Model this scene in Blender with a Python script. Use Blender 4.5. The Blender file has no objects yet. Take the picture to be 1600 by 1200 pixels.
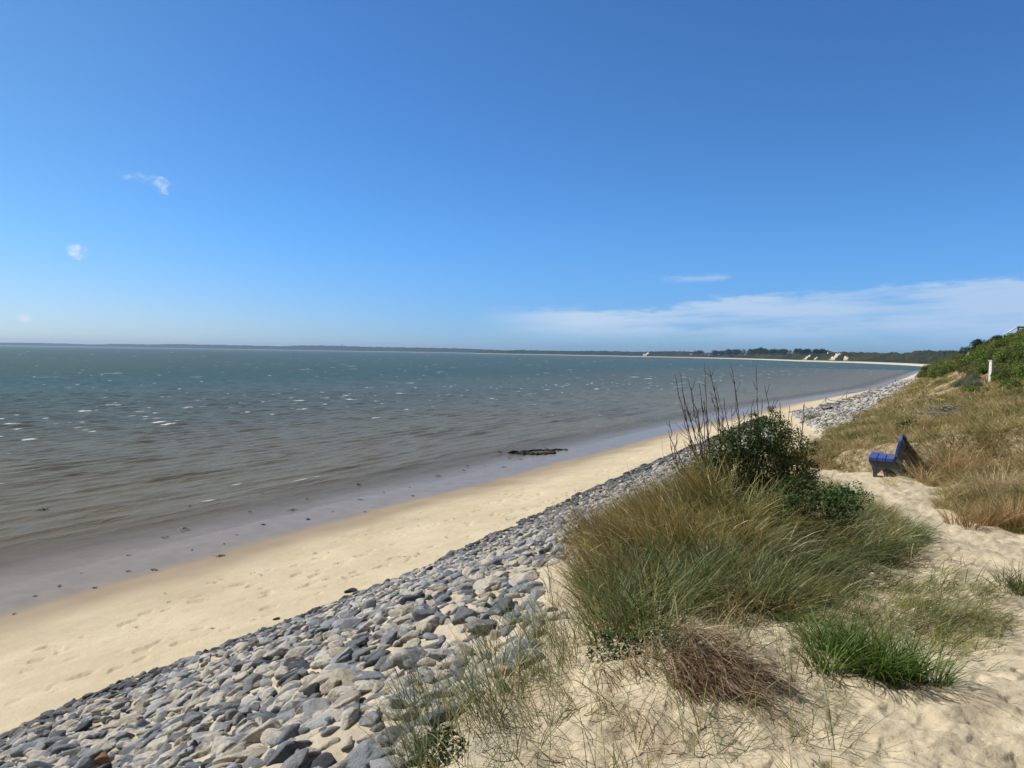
import bpy, bmesh, math, random
import numpy as np
from mathutils import Matrix, Vector, Euler
R = math.radians
random.seed(7)
RNG = np.random.default_rng(11)
scene = bpy.context.scene
COL = scene.collection

# ------------------------------------------------------------------ camera
CAM_Z = 6.5
cd = bpy.data.cameras.new("camera"); cam = bpy.data.objects.new("camera", cd); COL.objects.link(cam)
cd.sensor_width = 36.0; cd.lens = 26.0; cd.clip_start = 0.05; cd.clip_end = 30000
CM = Euler((R(90 - 2.41), 0, 0)).to_matrix() @ Matrix.Rotation(R(0.89), 3, 'Z')
cam.matrix_world = Matrix.Translation((0, 0, CAM_Z)) @ CM.to_4x4()
scene.camera = cam
CMn = np.array(CM)
FPX = 1600 * 26 / 36

# ------------------------------------------------------------------ sun, sky, exposure
SUN_AZ, SUN_EL = -74.0, 47.0          # degrees from the viewing axis (negative: over the sea) and above the horizon
sd = Vector((math.sin(R(SUN_AZ)) * math.cos(R(SUN_EL)), math.cos(R(SUN_AZ)) * math.cos(R(SUN_EL)), math.sin(R(SUN_EL))))
sl = bpy.data.lights.new("sun", 'SUN'); sl.energy = 5.0; sl.angle = R(0.5); sl.color = (1.0, 0.955, 0.88)
so = bpy.data.objects.new("sun", sl); COL.objects.link(so)
so.rotation_euler = sd.to_track_quat('Z', 'Y').to_euler()
SKY_STRENGTH = 0.105
scene.view_settings.view_transform = 'Standard'
scene.view_settings.look = 'None'
scene.view_settings.exposure = 0.0
scene.view_settings.gamma = 1.0
scene.view_settings.use_curve_mapping = False

class NT:
    """small helper for node trees"""
    def __init__(s, tree): s.t = tree; s.n = tree.nodes; s.l = tree.links
    def add(s, kind, **kw):
        nd = s.n.new(kind)
        for k, v in kw.items(): setattr(nd, k, v)
        return nd
    def link(s, a, b): s.l.new(a, b)
    def put(s, sock, v):
        if hasattr(v, 'is_output'): s.l.new(v, sock)
        else: sock.default_value = v
    def math(s, op, a, b=0.0, c=None, clamp=False):
        nd = s.add('ShaderNodeMath', operation=op, use_clamp=clamp)
        s.put(nd.inputs[0], a); s.put(nd.inputs[1], b)
        if c is not None: s.put(nd.inputs[2], c)
        return nd.outputs[0]
    def ramp(s, v, lo, hi, a=0.0, b=1.0):
        nd = s.add('ShaderNodeMapRange', interpolation_type='SMOOTHSTEP')
        s.put(nd.inputs[0], v); s.put(nd.inputs[1], lo); s.put(nd.inputs[2], hi); s.put(nd.inputs[3], a); s.put(nd.inputs[4], b)
        return nd.outputs[0]
    def mix(s, f, a, b):
        nd = s.add('ShaderNodeMix', data_type='RGBA')
        s.put(nd.inputs[0], f)
        for sock, v in ((nd.inputs[6], a), (nd.inputs[7], b)):
            if hasattr(v, 'is_output'): s.l.new(v, sock)
            else: sock.default_value = (*v[:3], 1)
        return nd.outputs[2]
    def noise(s, vec, scale, detail=4.0, rough=0.55, dim='3D'):
        nd = s.add('ShaderNodeTexNoise', noise_dimensions=dim)
        if vec is not None: s.l.new(vec, nd.inputs['Vector'])
        nd.inputs['Scale'].default_value = scale; nd.inputs['Detail'].default_value = detail; nd.inputs['Roughness'].default_value = rough
        return nd.outputs[0]
    def xyz(s, v):
        nd = s.add('ShaderNodeSeparateXYZ'); s.l.new(v, nd.inputs[0]); return nd.outputs
    def vec(s, x, y, z=0.0):
        nd = s.add('ShaderNodeCombineXYZ')
        for i, v in enumerate((x, y, z)): s.put(nd.inputs[i], v)
        return nd.outputs[0]
    def attr(s, name, out='Color'):
        nd = s.add('ShaderNodeAttribute'); nd.attribute_name = name; return nd.outputs[out]

world = bpy.data.worlds.new("World"); scene.world = world; world.use_nodes = True
w = NT(world.node_tree); w.n.clear()
sky = w.add('ShaderNodeTexSky', sky_type='NISHITA')
sky.sun_disc = False; sky.sun_elevation = R(SUN_EL); sky.sun_rotation = R(SUN_AZ)
sky.altitude = 0; sky.air_density = 0.7; sky.dust_density = 0.3; sky.ozone_density = 1.0
dirv = w.add('ShaderNodeTexCoord').outputs['Generated']
dx, dy, dz = w.xyz(dirv)
az = w.math('MULTIPLY', w.math('ARCTAN2', dx, dy), 57.2958)
el = w.math('MULTIPLY', w.math('ARCSINE', dz), 57.2958)
# the clear, deep blue of the day: less red high up, a paler blue near the horizon
tint = w.mix(w.ramp(el, -0.5, 10.0), w.mix(w.ramp(az, -36.0, 6.0), (0.74, 0.86, 1.08), (0.47, 0.76, 1.24)), w.mix(w.ramp(az, -38.0, -12.0), (0.60, 1.04, 1.36), (0.50, 1.0, 1.48)))
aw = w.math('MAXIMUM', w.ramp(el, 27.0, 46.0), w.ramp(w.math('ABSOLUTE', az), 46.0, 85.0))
tint = w.mix(aw, tint, (0.80, 0.66, 0.56))                      # unseen sky greyed and dimmed so shadows get a neutral, weaker fill
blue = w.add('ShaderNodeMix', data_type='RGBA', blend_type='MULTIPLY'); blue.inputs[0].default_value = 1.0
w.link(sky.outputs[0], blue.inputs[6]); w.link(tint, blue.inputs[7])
# wispy cirrus band low over the bay
cz = w.noise(w.vec(w.math('MULTIPLY', az, 0.10), w.math('MULTIPLY', w.math('SUBTRACT', el, w.math('MULTIPLY', az, 0.035)), 0.85), 2.0), 1.0, 7.0, 0.58)
fine = w.noise(w.vec(w.math('MULTIPLY', az, 0.5), w.math('MULTIPLY', el, 2.2), 5.0), 1.0, 5.0, 0.6)
top_edge = w.math('ADD', w.math('MULTIPLY', w.ramp(az, 10.0, 17.0), 1.0), w.math('ADD', 3.7, w.math('MULTIPLY', w.ramp(az, 16.0, 36.0), 0.9)))
edge = w.math('ADD', w.math('SUBTRACT', top_edge, el), w.math('MULTIPLY', w.math('SUBTRACT', fine, 0.5), 1.6))
band = w.math('MULTIPLY', w.ramp(edge, 0.0, 0.7), w.ramp(el, 0.5, 2.4))
band = w.math('MULTIPLY', band, w.ramp(az, -4.0, 6.0))
band = w.math('MULTIPLY', band, w.ramp(cz, 0.22, 0.58))
band = w.math('MULTIPLY', band, w.ramp(az, 55.0, 90.0, 1.0, 0.0))
wisp = w.math('MULTIPLY', w.ramp(w.math('ABSOLUTE', w.math('SUBTRACT', el, w.math('ADD', 5.5, w.math('MULTIPLY', az, 0.02)))), 0.0, 0.45, 1.0, 0.0),
              w.math('MULTIPLY', w.ramp(az, 8.0, 14.0), w.ramp(az, 15.5, 17.5, 1.0, 0.0)))
wisp = w.math('MULTIPLY', wisp, w.ramp(fine, 0.36, 0.62))
cl = w.math('MAXIMUM', w.math('MULTIPLY', band, 1.0), w.math('MULTIPLY', wisp, 0.5))
# small puffs over the sea
pn = w.noise(w.vec(w.math('MULTIPLY', az, 1.1), w.math('MULTIPLY', el, 1.5), 0.0), 1.0, 6.0, 0.62)
for (pa, pe, ra, re, k) in ((-25.3, 11.15, 0.6, 0.7, 0.8), (-26.8, 11.5, 1.5, 0.36, 0.4), (-30.5, 6.25, 0.8, 0.66, 0.9), (-33.4, 1.75, 0.5, 0.42, 1.0), (-35.2, 1.7, 0.6, 0.2, 0.3), (-31.6, 2.2, 0.5, 0.15, 0.22)):
    a2 = w.math('POWER', w.math('ABSOLUTE', w.math('DIVIDE', w.math('SUBTRACT', az, pa), ra)), 2.0)
    e2 = w.math('POWER', w.math('ABSOLUTE', w.math('DIVIDE', w.math('SUBTRACT', el, pe), re)), 2.0)
    g = w.math('SUBTRACT', 1.0, w.math('ADD', a2, e2))
    g = w.math('ADD', g, w.math('MULTIPLY', w.math('SUBTRACT', pn, 0.5), 5.0))
    cl = w.math('MAXIMUM', cl, w.math('MULTIPLY', w.ramp(g, 0.1, 2.0), k))
cloud_col = w.mix(w.ramp(az, -30.0, 30.0), (7.0, 8.0, 9.2), (4.2, 5.9, 8.3))
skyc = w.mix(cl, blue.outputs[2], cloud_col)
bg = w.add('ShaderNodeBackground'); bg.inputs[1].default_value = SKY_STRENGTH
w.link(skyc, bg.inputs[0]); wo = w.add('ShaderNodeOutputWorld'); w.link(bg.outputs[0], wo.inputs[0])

# ------------------------------------------------------------------ helpers
def ray(px, py):
    v = np.array([(px - 800) / FPX, -(py - 600) / FPX, -1.0])
    return CMn @ v
def onz(px, py, z):
    d = ray(px, py); t = (z - CAM_Z) / d[2]; return np.array([d[0] * t, d[1] * t, z])
def onY(px, py, Y):
    d = ray(px, py); t = Y / d[1]; return np.array([d[0] * t, Y, CAM_Z + d[2] * t])
def project(P):
    P = np.atleast_2d(P).astype(float); q = (P - np.array([0, 0, CAM_Z])) @ CMn
    zc = np.minimum(q[:, 2], -1e-6)
    return np.stack([800 - q[:, 0] / zc * FPX, 600 + q[:, 1] / zc * FPX, -q[:, 2]], 1)

def _hash(ix, iy, seed):
    h = (ix.astype(np.int64) * 374761393 + iy.astype(np.int64) * 668265263 + seed * 974634777) & 0xFFFFFFFF
    h = ((h ^ (h >> 13)) * 1274126177) & 0xFFFFFFFF
    h = (h ^ (h >> 16)) & 0xFFFFFFFF
    return h
def gnoise(x, y, seed=0):
    """2-D gradient noise, about -1..1"""
    x = np.asarray(x, float); y = np.asarray(y, float)
    ix = np.floor(x); iy = np.floor(y); fx = x - ix; fy = y - iy
    u = fx * fx * fx * (fx * (fx * 6 - 15) + 10); v = fy * fy * fy * (fy * (fy * 6 - 15) + 10)
    def g(a, b):
        ang = _hash(ix + a, iy + b, seed) * (2 * math.pi / 4294967296.0)
        return np.cos(ang) * (fx - a) + np.sin(ang) * (fy - b)
    return 1.5 * ((g(0, 0) * (1 - u) + g(1, 0) * u) * (1 - v) + (g(0, 1) * (1 - u) + g(1, 1) * u) * v)
def fbm(x, y, seed=0, octv=4, gain=0.5):
    t = 0; a = 1.0; f = 1.0
    for k in range(octv):
        t = t + a * gnoise(x * f + 17.3 * k, y * f - 9.1 * k, seed + k); a *= gain; f *= 2.03
    return t
def sstep(x, a, b):
    t = np.clip((np.asarray(x, float) - a) / (b - a), 0, 1); return t * t * (3 - 2 * t)

def new_mesh(name, V, F, cols=None, floats=None, smooth=True):
    """F: list of int arrays (n,3) or (n,4)"""
    me = bpy.data.meshes.new(name)
    V = np.ascontiguousarray(V, np.float32); me.vertices.add(len(V)); me.vertices.foreach_set('co', V.ravel())
    F = [np.asarray(f, np.int32) for f in (F if isinstance(F, list) else [F]) if len(f)]
    loops = np.concatenate([f.ravel() for f in F]); tot = np.concatenate([np.full(len(f), f.shape[1], np.int32) for f in F])
    start = np.concatenate([[0], np.cumsum(tot)[:-1]]).astype(np.int32)
    me.loops.add(len(loops)); me.loops.foreach_set('vertex_index', loops.astype(np.int32))
    me.polygons.add(len(tot)); me.polygons.foreach_set('loop_start', start); me.polygons.foreach_set('loop_total', tot)
    if smooth: me.polygons.foreach_set('use_smooth', np.ones(len(tot), bool))
    me.update(calc_edges=True)
    if cols is not None:
        a = me.attributes.new('col', 'FLOAT_COLOR', 'POINT')
        c4 = np.ones((len(V), 4), np.float32); c4[:, :3] = cols; a.data.foreach_set('color', c4.ravel())
    for k, v in (floats or {}).items():
        a = me.attributes.new(k, 'FLOAT', 'POINT'); a.data.foreach_set('value', np.ascontiguousarray(v, np.float32))
    return me
def tag(o, label=None, cat=None, group=None, kind=None):
    if label: o['label'] = label
    if cat: o['category'] = cat
    if group: o['group'] = group
    if kind: o['kind'] = kind
    return o
def link(name, me, m=None, parent=None, loc=None, rz=None):
    o = bpy.data.objects.new(name, me); COL.objects.link(o)
    if m is not None and me is not None and not me.materials: me.materials.append(m)
    if parent is not None: o.parent = parent
    if loc is not None: o.location = [float(c) for c in loc]
    if rz is not None: o.rotation_euler = (0, 0, rz)
    return o
def empty(name, loc, label, cat, group=None, rz=0.0, scale=1.0):
    o = bpy.data.objects.new(name, None); COL.objects.link(o); o.location = [float(c) for c in loc]
    o.rotation_euler = (0, 0, rz); o.scale = (scale,) * 3
    return tag(o, label, cat, group)
def copy_tree(o, parent=None):
    c = o.copy(); COL.objects.link(c)
    if parent is not None: c.parent = parent
    for ch in [k for k in bpy.data.objects if k.parent is o]: copy_tree(ch, c)
    return c
class MB:
    """collects shapes into one mesh"""
    def __init__(s): s.bm = bmesh.new()
    def box(s, c, size, rot=None, bevel=0.0):
        M = Matrix.Translation(c) @ (rot.to_4x4() if rot is not None else Matrix.Identity(4)) @ Matrix.Diagonal((*size, 1))
        r = bmesh.ops.create_cube(s.bm, size=1.0, matrix=M)
        if bevel:
            es = {e for v in r['verts'] for e in v.link_edges}
            bmesh.ops.bevel(s.bm, geom=list(es), offset=bevel, segments=2, affect='EDGES')
        return s
    def tube(s, pts, rad, k=6):
        pts = [Vector(p) for p in pts]; rad = rad if hasattr(rad, '__len__') else [rad] * len(pts)
        rings = []
        for i, p in enumerate(pts):
            d = (pts[min(i + 1, len(pts) - 1)] - pts[max(i - 1, 0)]).normalized()
            a = d.orthogonal().normalized(); b = d.cross(a)
            rings.append([s.bm.verts.new(p + (a * math.cos(2 * math.pi * j / k) + b * math.sin(2 * math.pi * j / k)) * rad[i]) for j in range(k)])
        for r0, r1 in zip(rings, rings[1:]):
            a0 = min(range(k), key=lambda j: (r1[j].co - r0[0].co).length)
            for j in range(k): s.bm.faces.new((r0[j], r0[(j + 1) % k], r1[(j + 1 + a0) % k], r1[(j + a0) % k]))
        s.bm.faces.new(rings[0][::-1]); s.bm.faces.new(rings[-1])
        return s
    def prism(s, outline, y0, y1, bevel=0.0):
        """outline in local x,z extruded along y"""
        a = [s.bm.verts.new((x, y0, z)) for x, z in outline]; b = [s.bm.verts.new((x, y1, z)) for x, z in outline]
        fs = [s.bm.faces.new(a), s.bm.faces.new(b[::-1])]; n = len(a)
        for i in range(n): fs.append(s.bm.faces.new((a[i], b[i], b[(i + 1) % n], a[(i + 1) % n])))
        if bevel:
            es = list({e for f in fs[:2] for e in f.edges}); bmesh.ops.bevel(s.bm, geom=es, offset=bevel, segments=2, affect='EDGES')
        return s
    def build(s, name, m, parent=None, smooth=False):
        bmesh.ops.recalc_face_normals(s.bm, faces=s.bm.faces)
        me = bpy.data.meshes.new(name); s.bm.to_mesh(me); s.bm.free()
        if smooth:
            for p in me.polygons: p.use_smooth = True
        return link(name, me, m, parent)

# ------------------------------------------------------------------ materials
def material(name, rough=0.8, spec=0.3):
    m = bpy.data.materials.new(name); m.use_nodes = True; t = NT(m.node_tree)
    b = t.n['Principled BSDF']; b.inputs['Roughness'].default_value = rough; b.inputs['Specular IOR Level'].default_value = spec
    return m, t, b
def bump(t, b, h, dist, strength=1.0):
    nd = t.add('ShaderNodeBump'); nd.inputs['Strength'].default_value = strength; nd.inputs['Distance'].default_value = dist
    t.link(h, nd.inputs['Height']); t.link(nd.outputs[0], b.inputs['Normal'])
def pos(t): return t.add('ShaderNodeNewGeometry').outputs['Position']

def varied(name, c1, c2, scale=8.0, rough=0.8, spec=0.3, bdist=0.002, bscale=60.0, coords='Object'):
    m, t, b = material(name, rough, spec)
    co = t.add('ShaderNodeTexCoord').outputs[coords]
    t.link(t.mix(t.ramp(t.noise(co, scale, 5), 0.35, 0.65), c1, c2), b.inputs['Base Color'])
    bump(t, b, t.noise(co, bscale, 4), bdist)
    return m
def leafy(name, trans=0.25, rough=0.55, spec=0.25):
    """colour comes from the leaf's own 'col' attribute; some light passes through"""
    m, t, b = material(name, rough, spec)
    c = t.attr('col'); t.link(c, b.inputs['Base Color'])
    tr = t.add('ShaderNodeBsdfTranslucent'); t.link(c, tr.inputs[0])
    mx = t.add('ShaderNodeMixShader'); mx.inputs[0].default_value = trans
    t.link(b.outputs[0], mx.inputs[1]); t.link(tr.outputs[0], mx.inputs[2])
    t.link(mx.outputs[0], t.n['Material Output'].inputs[0])
    return m
M_GRASS = leafy('grass_blades', 0.36, 0.5, 0.25)
M_LEAF = leafy('bush_leaves', 0.25, 0.5, 0.18)
M_TWIG = varied('bare_twigs', (0.05, 0.034, 0.026), (0.11, 0.08, 0.06), 30, 0.8)
M_WOODGREY = varied('weathered_wood', (0.16, 0.14, 0.12), (0.28, 0.25, 0.22), 12, 0.85)
M_WHITE = varied('white_paint', (0.68, 0.68, 0.66), (0.8, 0.8, 0.79), 6, 0.55, 0.4, 0.001)
M_DARK = varied('dark_metal', (0.03, 0.035, 0.04), (0.06, 0.06, 0.06), 10, 0.6)
M_BLUE = varied('blue_paint', (0.018, 0.045, 0.26), (0.05, 0.10, 0.36), 22, 0.32, 0.6, 0.001, 90)
M_CONC = varied('dark_concrete', (0.06, 0.065, 0.07), (0.10, 0.105, 0.11), 9, 0.85, 0.2, 0.002, 120)
M_SLAB = varied('pale_stone_slab', (0.30, 0.29, 0.27), (0.5, 0.47, 0.42), 5, 0.85, 0.2, 0.006, 25)
M_WEED = varied('dark_seaweed', (0.018, 0.014, 0.009), (0.05, 0.036, 0.02), 25, 0.4, 0.4)
M_ROPE = varied('pale_rope', (0.35, 0.29, 0.2), (0.5, 0.43, 0.32), 30, 0.9)

def stone_material():
    m, t, b = material('revetment_stone', 0.72, 0.35)
    p = pos(t); c = t.attr('col'); dust = t.attr('dust', 'Fac')
    n1 = t.noise(p, 5.5, 5, 0.6); n2 = t.noise(p, 26, 4, 0.6)
    base = t.mix(t.ramp(n2, 0.3, 0.7), t.mix(0.72, (0, 0, 0), c), c)
    f = t.math('ADD', t.math('ADD', dust, t.math('MULTIPLY', t.math('SUBTRACT', n1, 0.5), 1.7)), t.math('MULTIPLY', t.math('SUBTRACT', n2, 0.5), 0.5))
    sandy = t.mix(t.ramp(n2, 0.3, 0.7), (0.42, 0.385, 0.32), (0.60, 0.55, 0.465))
    t.link(t.mix(t.ramp(f, 0.42, 0.68), base, sandy), b.inputs['Base Color'])
    bump(t, b, t.math('ADD', t.noise(p, 20, 8, 0.7), t.math('MULTIPLY', t.noise(p, 110, 3), 0.25)), 0.03)
    return m
M_STONE = stone_material()

def ground_material():
    m, t, b = material('sand', 0.92, 0.15)
    p = pos(t)
    wet = t.attr('wet', 'Fac'); film = t.attr('film', 'Fac'); veg = t.attr('veg', 'Fac'); rev = t.attr('rev', 'Fac')
    n1 = t.noise(p, 0.55, 6, 0.6); n2 = t.noise(p, 7.0, 6, 0.65); n3 = t.noise(p, 120, 3, 0.6)
    dry = t.mix(t.ramp(n1, 0.3, 0.72), (0.53, 0.445, 0.30), (0.615, 0.53, 0.37))
    dry = t.mix(t.math('MULTIPLY', t.ramp(n2, 0.5, 0.72), 0.35), dry, (0.43, 0.345, 0.235))
    dry = t.mix(t.math('MULTIPLY', t.ramp(n3, 0.55, 0.75), 0.22), dry, (0.36, 0.29, 0.2))
    pv = t.attr('pale', 'Fac')
    dry = t.mix(pv, dry, t.mix(t.ramp(n2, 0.35, 0.7), (0.60, 0.515, 0.365), (0.52, 0.44, 0.31)))
    dry = t.mix(t.math('MULTIPLY', pv, t.ramp(t.noise(p, 2.3, 6, 0.68), 0.50, 0.68)), dry, (0.42, 0.35, 0.25))
    dry = t.mix(t.math('MULTIPLY', rev, t.ramp(n2, 0.35, 0.62)), dry, (0.52, 0.46, 0.365))
    litter = t.mix(t.ramp(n2, 0.35, 0.65), (0.20, 0.155, 0.085), (0.44, 0.36, 0.23))
    dry = t.mix(veg, dry, litter)
    wetc = t.mix(t.ramp(n1, 0.3, 0.7), (0.30, 0.235, 0.16), (0.345, 0.275, 0.19))
    speck = t.math('MULTIPLY', t.ramp(t.noise(p, 38, 3, 0.7), 0.60, 0.68), t.math('MULTIPLY', pv, 0.55))
    dry = t.mix(speck, dry, (0.2, 0.155, 0.105))
    c = t.mix(wet, dry, wetc)
    filmc = t.mix(t.ramp(t.noise(t.vec(*[t.math('MULTIPLY', q, k) for q, k in zip(t.xyz(p), (1, 1, 1))]), 1.4, 5, 0.6), 0.3, 0.7), (0.230, 0.197, 0.166), (0.272, 0.232, 0.193))
    c = t.mix(film, c, filmc)
    t.link(c, b.inputs['Base Color'])
    t.link(t.math('SUBTRACT', 0.92, t.math('MULTIPLY', wet, 0.15)), b.inputs['Roughness'])
    t.link(t.math('SUBTRACT', 0.12, t.math('MULTIPLY', film, 0.12)), b.inputs['Specular IOR Level'])
    gl = t.add('ShaderNodeBsdfGlossy'); gl.inputs['Roughness'].default_value = 0.22; gl.inputs['Color'].default_value = (1.0, 0.92, 0.82, 1)
    fr = t.add('ShaderNodeFresnel'); fr.inputs['IOR'].default_value = 1.33
    mx = t.add('ShaderNodeMixShader'); t.link(t.math('MULTIPLY', t.math('MINIMUM', t.math('MULTIPLY', t.math('POWER', fr.outputs[0], 1.5), 0.95), 0.42), film), mx.inputs[0])
    t.link(b.outputs[0], mx.inputs[1]); t.link(gl.outputs[0], mx.inputs[2]); t.link(mx.outputs[0], t.n['Material Output'].inputs[0])
    nd = t.add('ShaderNodeBump'); nd.inputs['Distance'].default_value = 0.03
    t.link(t.math('ADD', t.math('MULTIPLY', t.noise(p, 11.0, 7, 0.7), 1.0), t.math('MULTIPLY', n3, 0.08)), nd.inputs['Height'])
    t.link(t.math('SUBTRACT', 0.75, t.math('MULTIPLY', t.math('MAXIMUM', t.math('MULTIPLY', wet, 0.8), film), 0.72)), nd.inputs['Strength'])
    t.link(nd.outputs[0], b.inputs['Normal'])
    return m
M_SAND = ground_material()

def water_material():
    m, t, b = material('sea_water', 0.08, 0.5)
    b.inputs['IOR'].default_value = 1.333; b.inputs['Specular IOR Level'].default_value = 0.34
    p = pos(t); off = t.attr('off', 'Fac'); foam = t.attr('foam', 'Fac'); dist = t.attr('dist', 'Fac')
    n1 = t.noise(p, 0.03, 5, 0.6)
    o2 = t.math('ADD', off, t.math('MULTIPLY', t.math('SUBTRACT', n1, 0.5), 30.0))
    near = t.mix(t.ramp(off, 0.0, 10.0), (0.225, 0.195, 0.165), (0.17, 0.150, 0.108))
    c = t.mix(t.ramp(o2, 8.0, 52.0), near, (0.10, 0.105, 0.082))
    c = t.mix(t.ramp(o2, 45.0, 130.0), c, (0.040, 0.078, 0.068))
    b.inputs['Specular IOR Level'].default_value = 0.0; b.inputs['Roughness'].default_value = 0.9
    t.link(t.mix(foam, c, (0.80, 0.81, 0.81)), b.inputs['Base Color'])
    gl = t.add('ShaderNodeBsdfGlossy'); gl.inputs['Color'].default_value = (0.95, 0.84, 0.68, 1)
    t.link(t.math('ADD', 0.09, t.math('MULTIPLY', dist, 0.14)), gl.inputs['Roughness'])
    fr = t.add('ShaderNodeFresnel'); fr.inputs['IOR'].default_value = 1.333
    # fine ripples, crests roughly along the shore
    x, y, z = t.xyz(p)
    s_ = t.math('ADD', t.math('MULTIPLY', x, 0.506), t.math('MULTIPLY', y, 0.8625)); n_ = t.math('SUBTRACT', t.math('MULTIPLY', x, 0.8625), t.math('MULTIPLY', y, 0.506))
    v1 = t.vec(t.math('MULTIPLY', s_, 0.9), t.math('MULTIPLY', n_, 3.0))
    v2 = t.vec(t.math('MULTIPLY', s_, 0.22), t.math('MULTIPLY', n_, 0.75))
    h = t.math('ADD', t.math('MULTIPLY', t.noise(v1, 1.3, 5, 0.6), 0.10), t.math('MULTIPLY', t.noise(v2, 1.0, 6, 0.62), t.math('MULTIPLY', dist, 0.65)))
    nd = t.add('ShaderNodeBump'); nd.inputs['Distance'].default_value = 1.0
    t.link(h, nd.inputs['Height'])
    t.link(t.ramp(off, 0.0, 7.0, 0.12, 1.0), nd.inputs['Strength'])
    t.link(nd.outputs[0], b.inputs['Normal']); t.link(nd.outputs[0], gl.inputs['Normal']); t.link(nd.outputs[0], fr.inputs['Normal'])
    wm = t.add('ShaderNodeMixShader'); t.link(t.math('MULTIPLY', t.math('MINIMUM', t.math('MULTIPLY', fr.outputs[0], 0.8), 0.34), t.math('SUBTRACT', 1.0, foam)), wm.inputs[0])
    t.link(b.outputs[0], wm.inputs[1]); t.link(gl.outputs[0], wm.inputs[2])
    al = t.attr('alpha', 'Fac')
    tr = t.add('ShaderNodeBsdfTransparent'); mx = t.add('ShaderNodeMixShader')
    t.link(al, mx.inputs[0]); t.link(tr.outputs[0], mx.inputs[1]); t.link(wm.outputs[0], mx.inputs[2])
    t.link(mx.outputs[0], t.n['Material Output'].inputs[0])
    return m
M_WATER = water_material()

# ------------------------------------------------------------------ the lie of the land
US, UC = 0.506, 0.8625                       # the shore runs about 30 degrees right of the viewing axis
def to_sn(X, Y): return US * X + UC * Y, UC * X - US * Y
def to_xy(s, n): return US * s + UC * n, UC * s - US * n
def zt_(s): return np.interp(s, [-40, 0, 3.5, 6, 9, 12.5, 17, 25, 36, 50, 60, 80, 120, 500], [4.9, 4.9, 4.82, 4.62, 4.42, 4.2, 3.95, 3.65, 3.4, 3.3, 3.3, 3.35, 3.3, 3.2])
def zb_(s): return np.interp(s, [-40, 38, 60, 160, 500], [1.02, 1.02, 1.55, 1.55, 1.3])
def nt_(s): return np.interp(s, [-40, 2.5, 4.5, 6, 8, 12, 20, 36, 58, 80, 150, 500], [-1.6, -1.7, -2.4, -3.0, -3.4, -3.7, -4.2, -4.4, -4.2, -4.2, -4.4, -4.5])
def nb_(s): return np.interp(s, [-40, 15, 24, 36, 62, 72, 84, 150, 500], [-11.3, -11.2, -12.0, -12.8, -12.9, -10.9, -10.3, -9.3, -9])
def nw_(s): return np.interp(s, [-40, 60, 105, 145, 185, 500], [-19.3, -19.3, -18.4, -14.8, -11.6, -11.2])
def gap_(s, n):
    # a sandy ramp that cuts slantwise down through the stones
    c = 31.0 + np.clip(-4.6 - n, -1, 9) * 4.6
    return sstep(s - c, -6.0, -4.2) * (1 - sstep(s - c, 3.0, 5.5))
def path_right(s): return np.interp(s, [-40, 6, 10, 11.5, 12.5, 14.2, 16.5, 17.8, 18.6, 19.6], [3.0, 2.6, 2.2, 1.2, 0.45, -0.15, -0.1, -0.2, -0.7, -3.8])
def path_left(s): return np.interp(s, [-40, 3.0, 4.5, 7, 9.2, 12, 14, 15.5, 17, 18.5, 20], [-1.8, -1.6, -1.0, -0.65, -0.25, -0.55, -0.95, -1.6, -2.6, -3.0, -3.4])

def masks(X, Y):
    s, n = to_sn(X, Y)
    wob = 0.35 * fbm(X * 0.9, Y * 0.9, 31, 3)
    nt = nt_(s)
    on = sstep(n - nt + wob * 0.8, 0.0, 0.5)                                   # behind the top of the stones
    right = sstep(n - path_right(s) + wob, -0.15, 0.35)
    left = sstep(path_left(s) - n + wob, -0.1, 0.4) * sstep(s + wob * 2, 4.2, 6.0)
    back = sstep(s + wob * 1.2, 19.0, 20.0)
    veg = on * np.clip(np.maximum(np.maximum(right, left), back), 0, 1)
    g = gap_(s, n) * (1 - sstep(n + wob, -4.2, -3.2)); veg = veg * (1 - g)
    veg = veg * (1 - 0.85 * np.exp(-((X - 15.2) / 1.5) ** 2 - ((Y - 25.5) / 2.6) ** 2))      # a bare sandy hollow with brushwood
    veg = veg * (1 - 0.95 * np.exp(-((X - 6.85) / 0.55) ** 2 - ((Y - 10.5) / 0.42) ** 2))
    return s, n, veg

def hill(X, Y):
    d = (X - 27.5) * 0.955 - (Y - 42) * 0.295
    s = US * X + UC * Y
    A = np.interp(s, [20, 40, 52, 62, 75, 95, 130, 300], [0.8, 1.6, 4.9, 5.8, 3.8, 2.2, 1.2, 0.6])
    n = UC * X - US * Y
    return A * sstep(d, -2.5, 13.0) * sstep(n - nt_(s), 0.3, 4.0)

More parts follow.
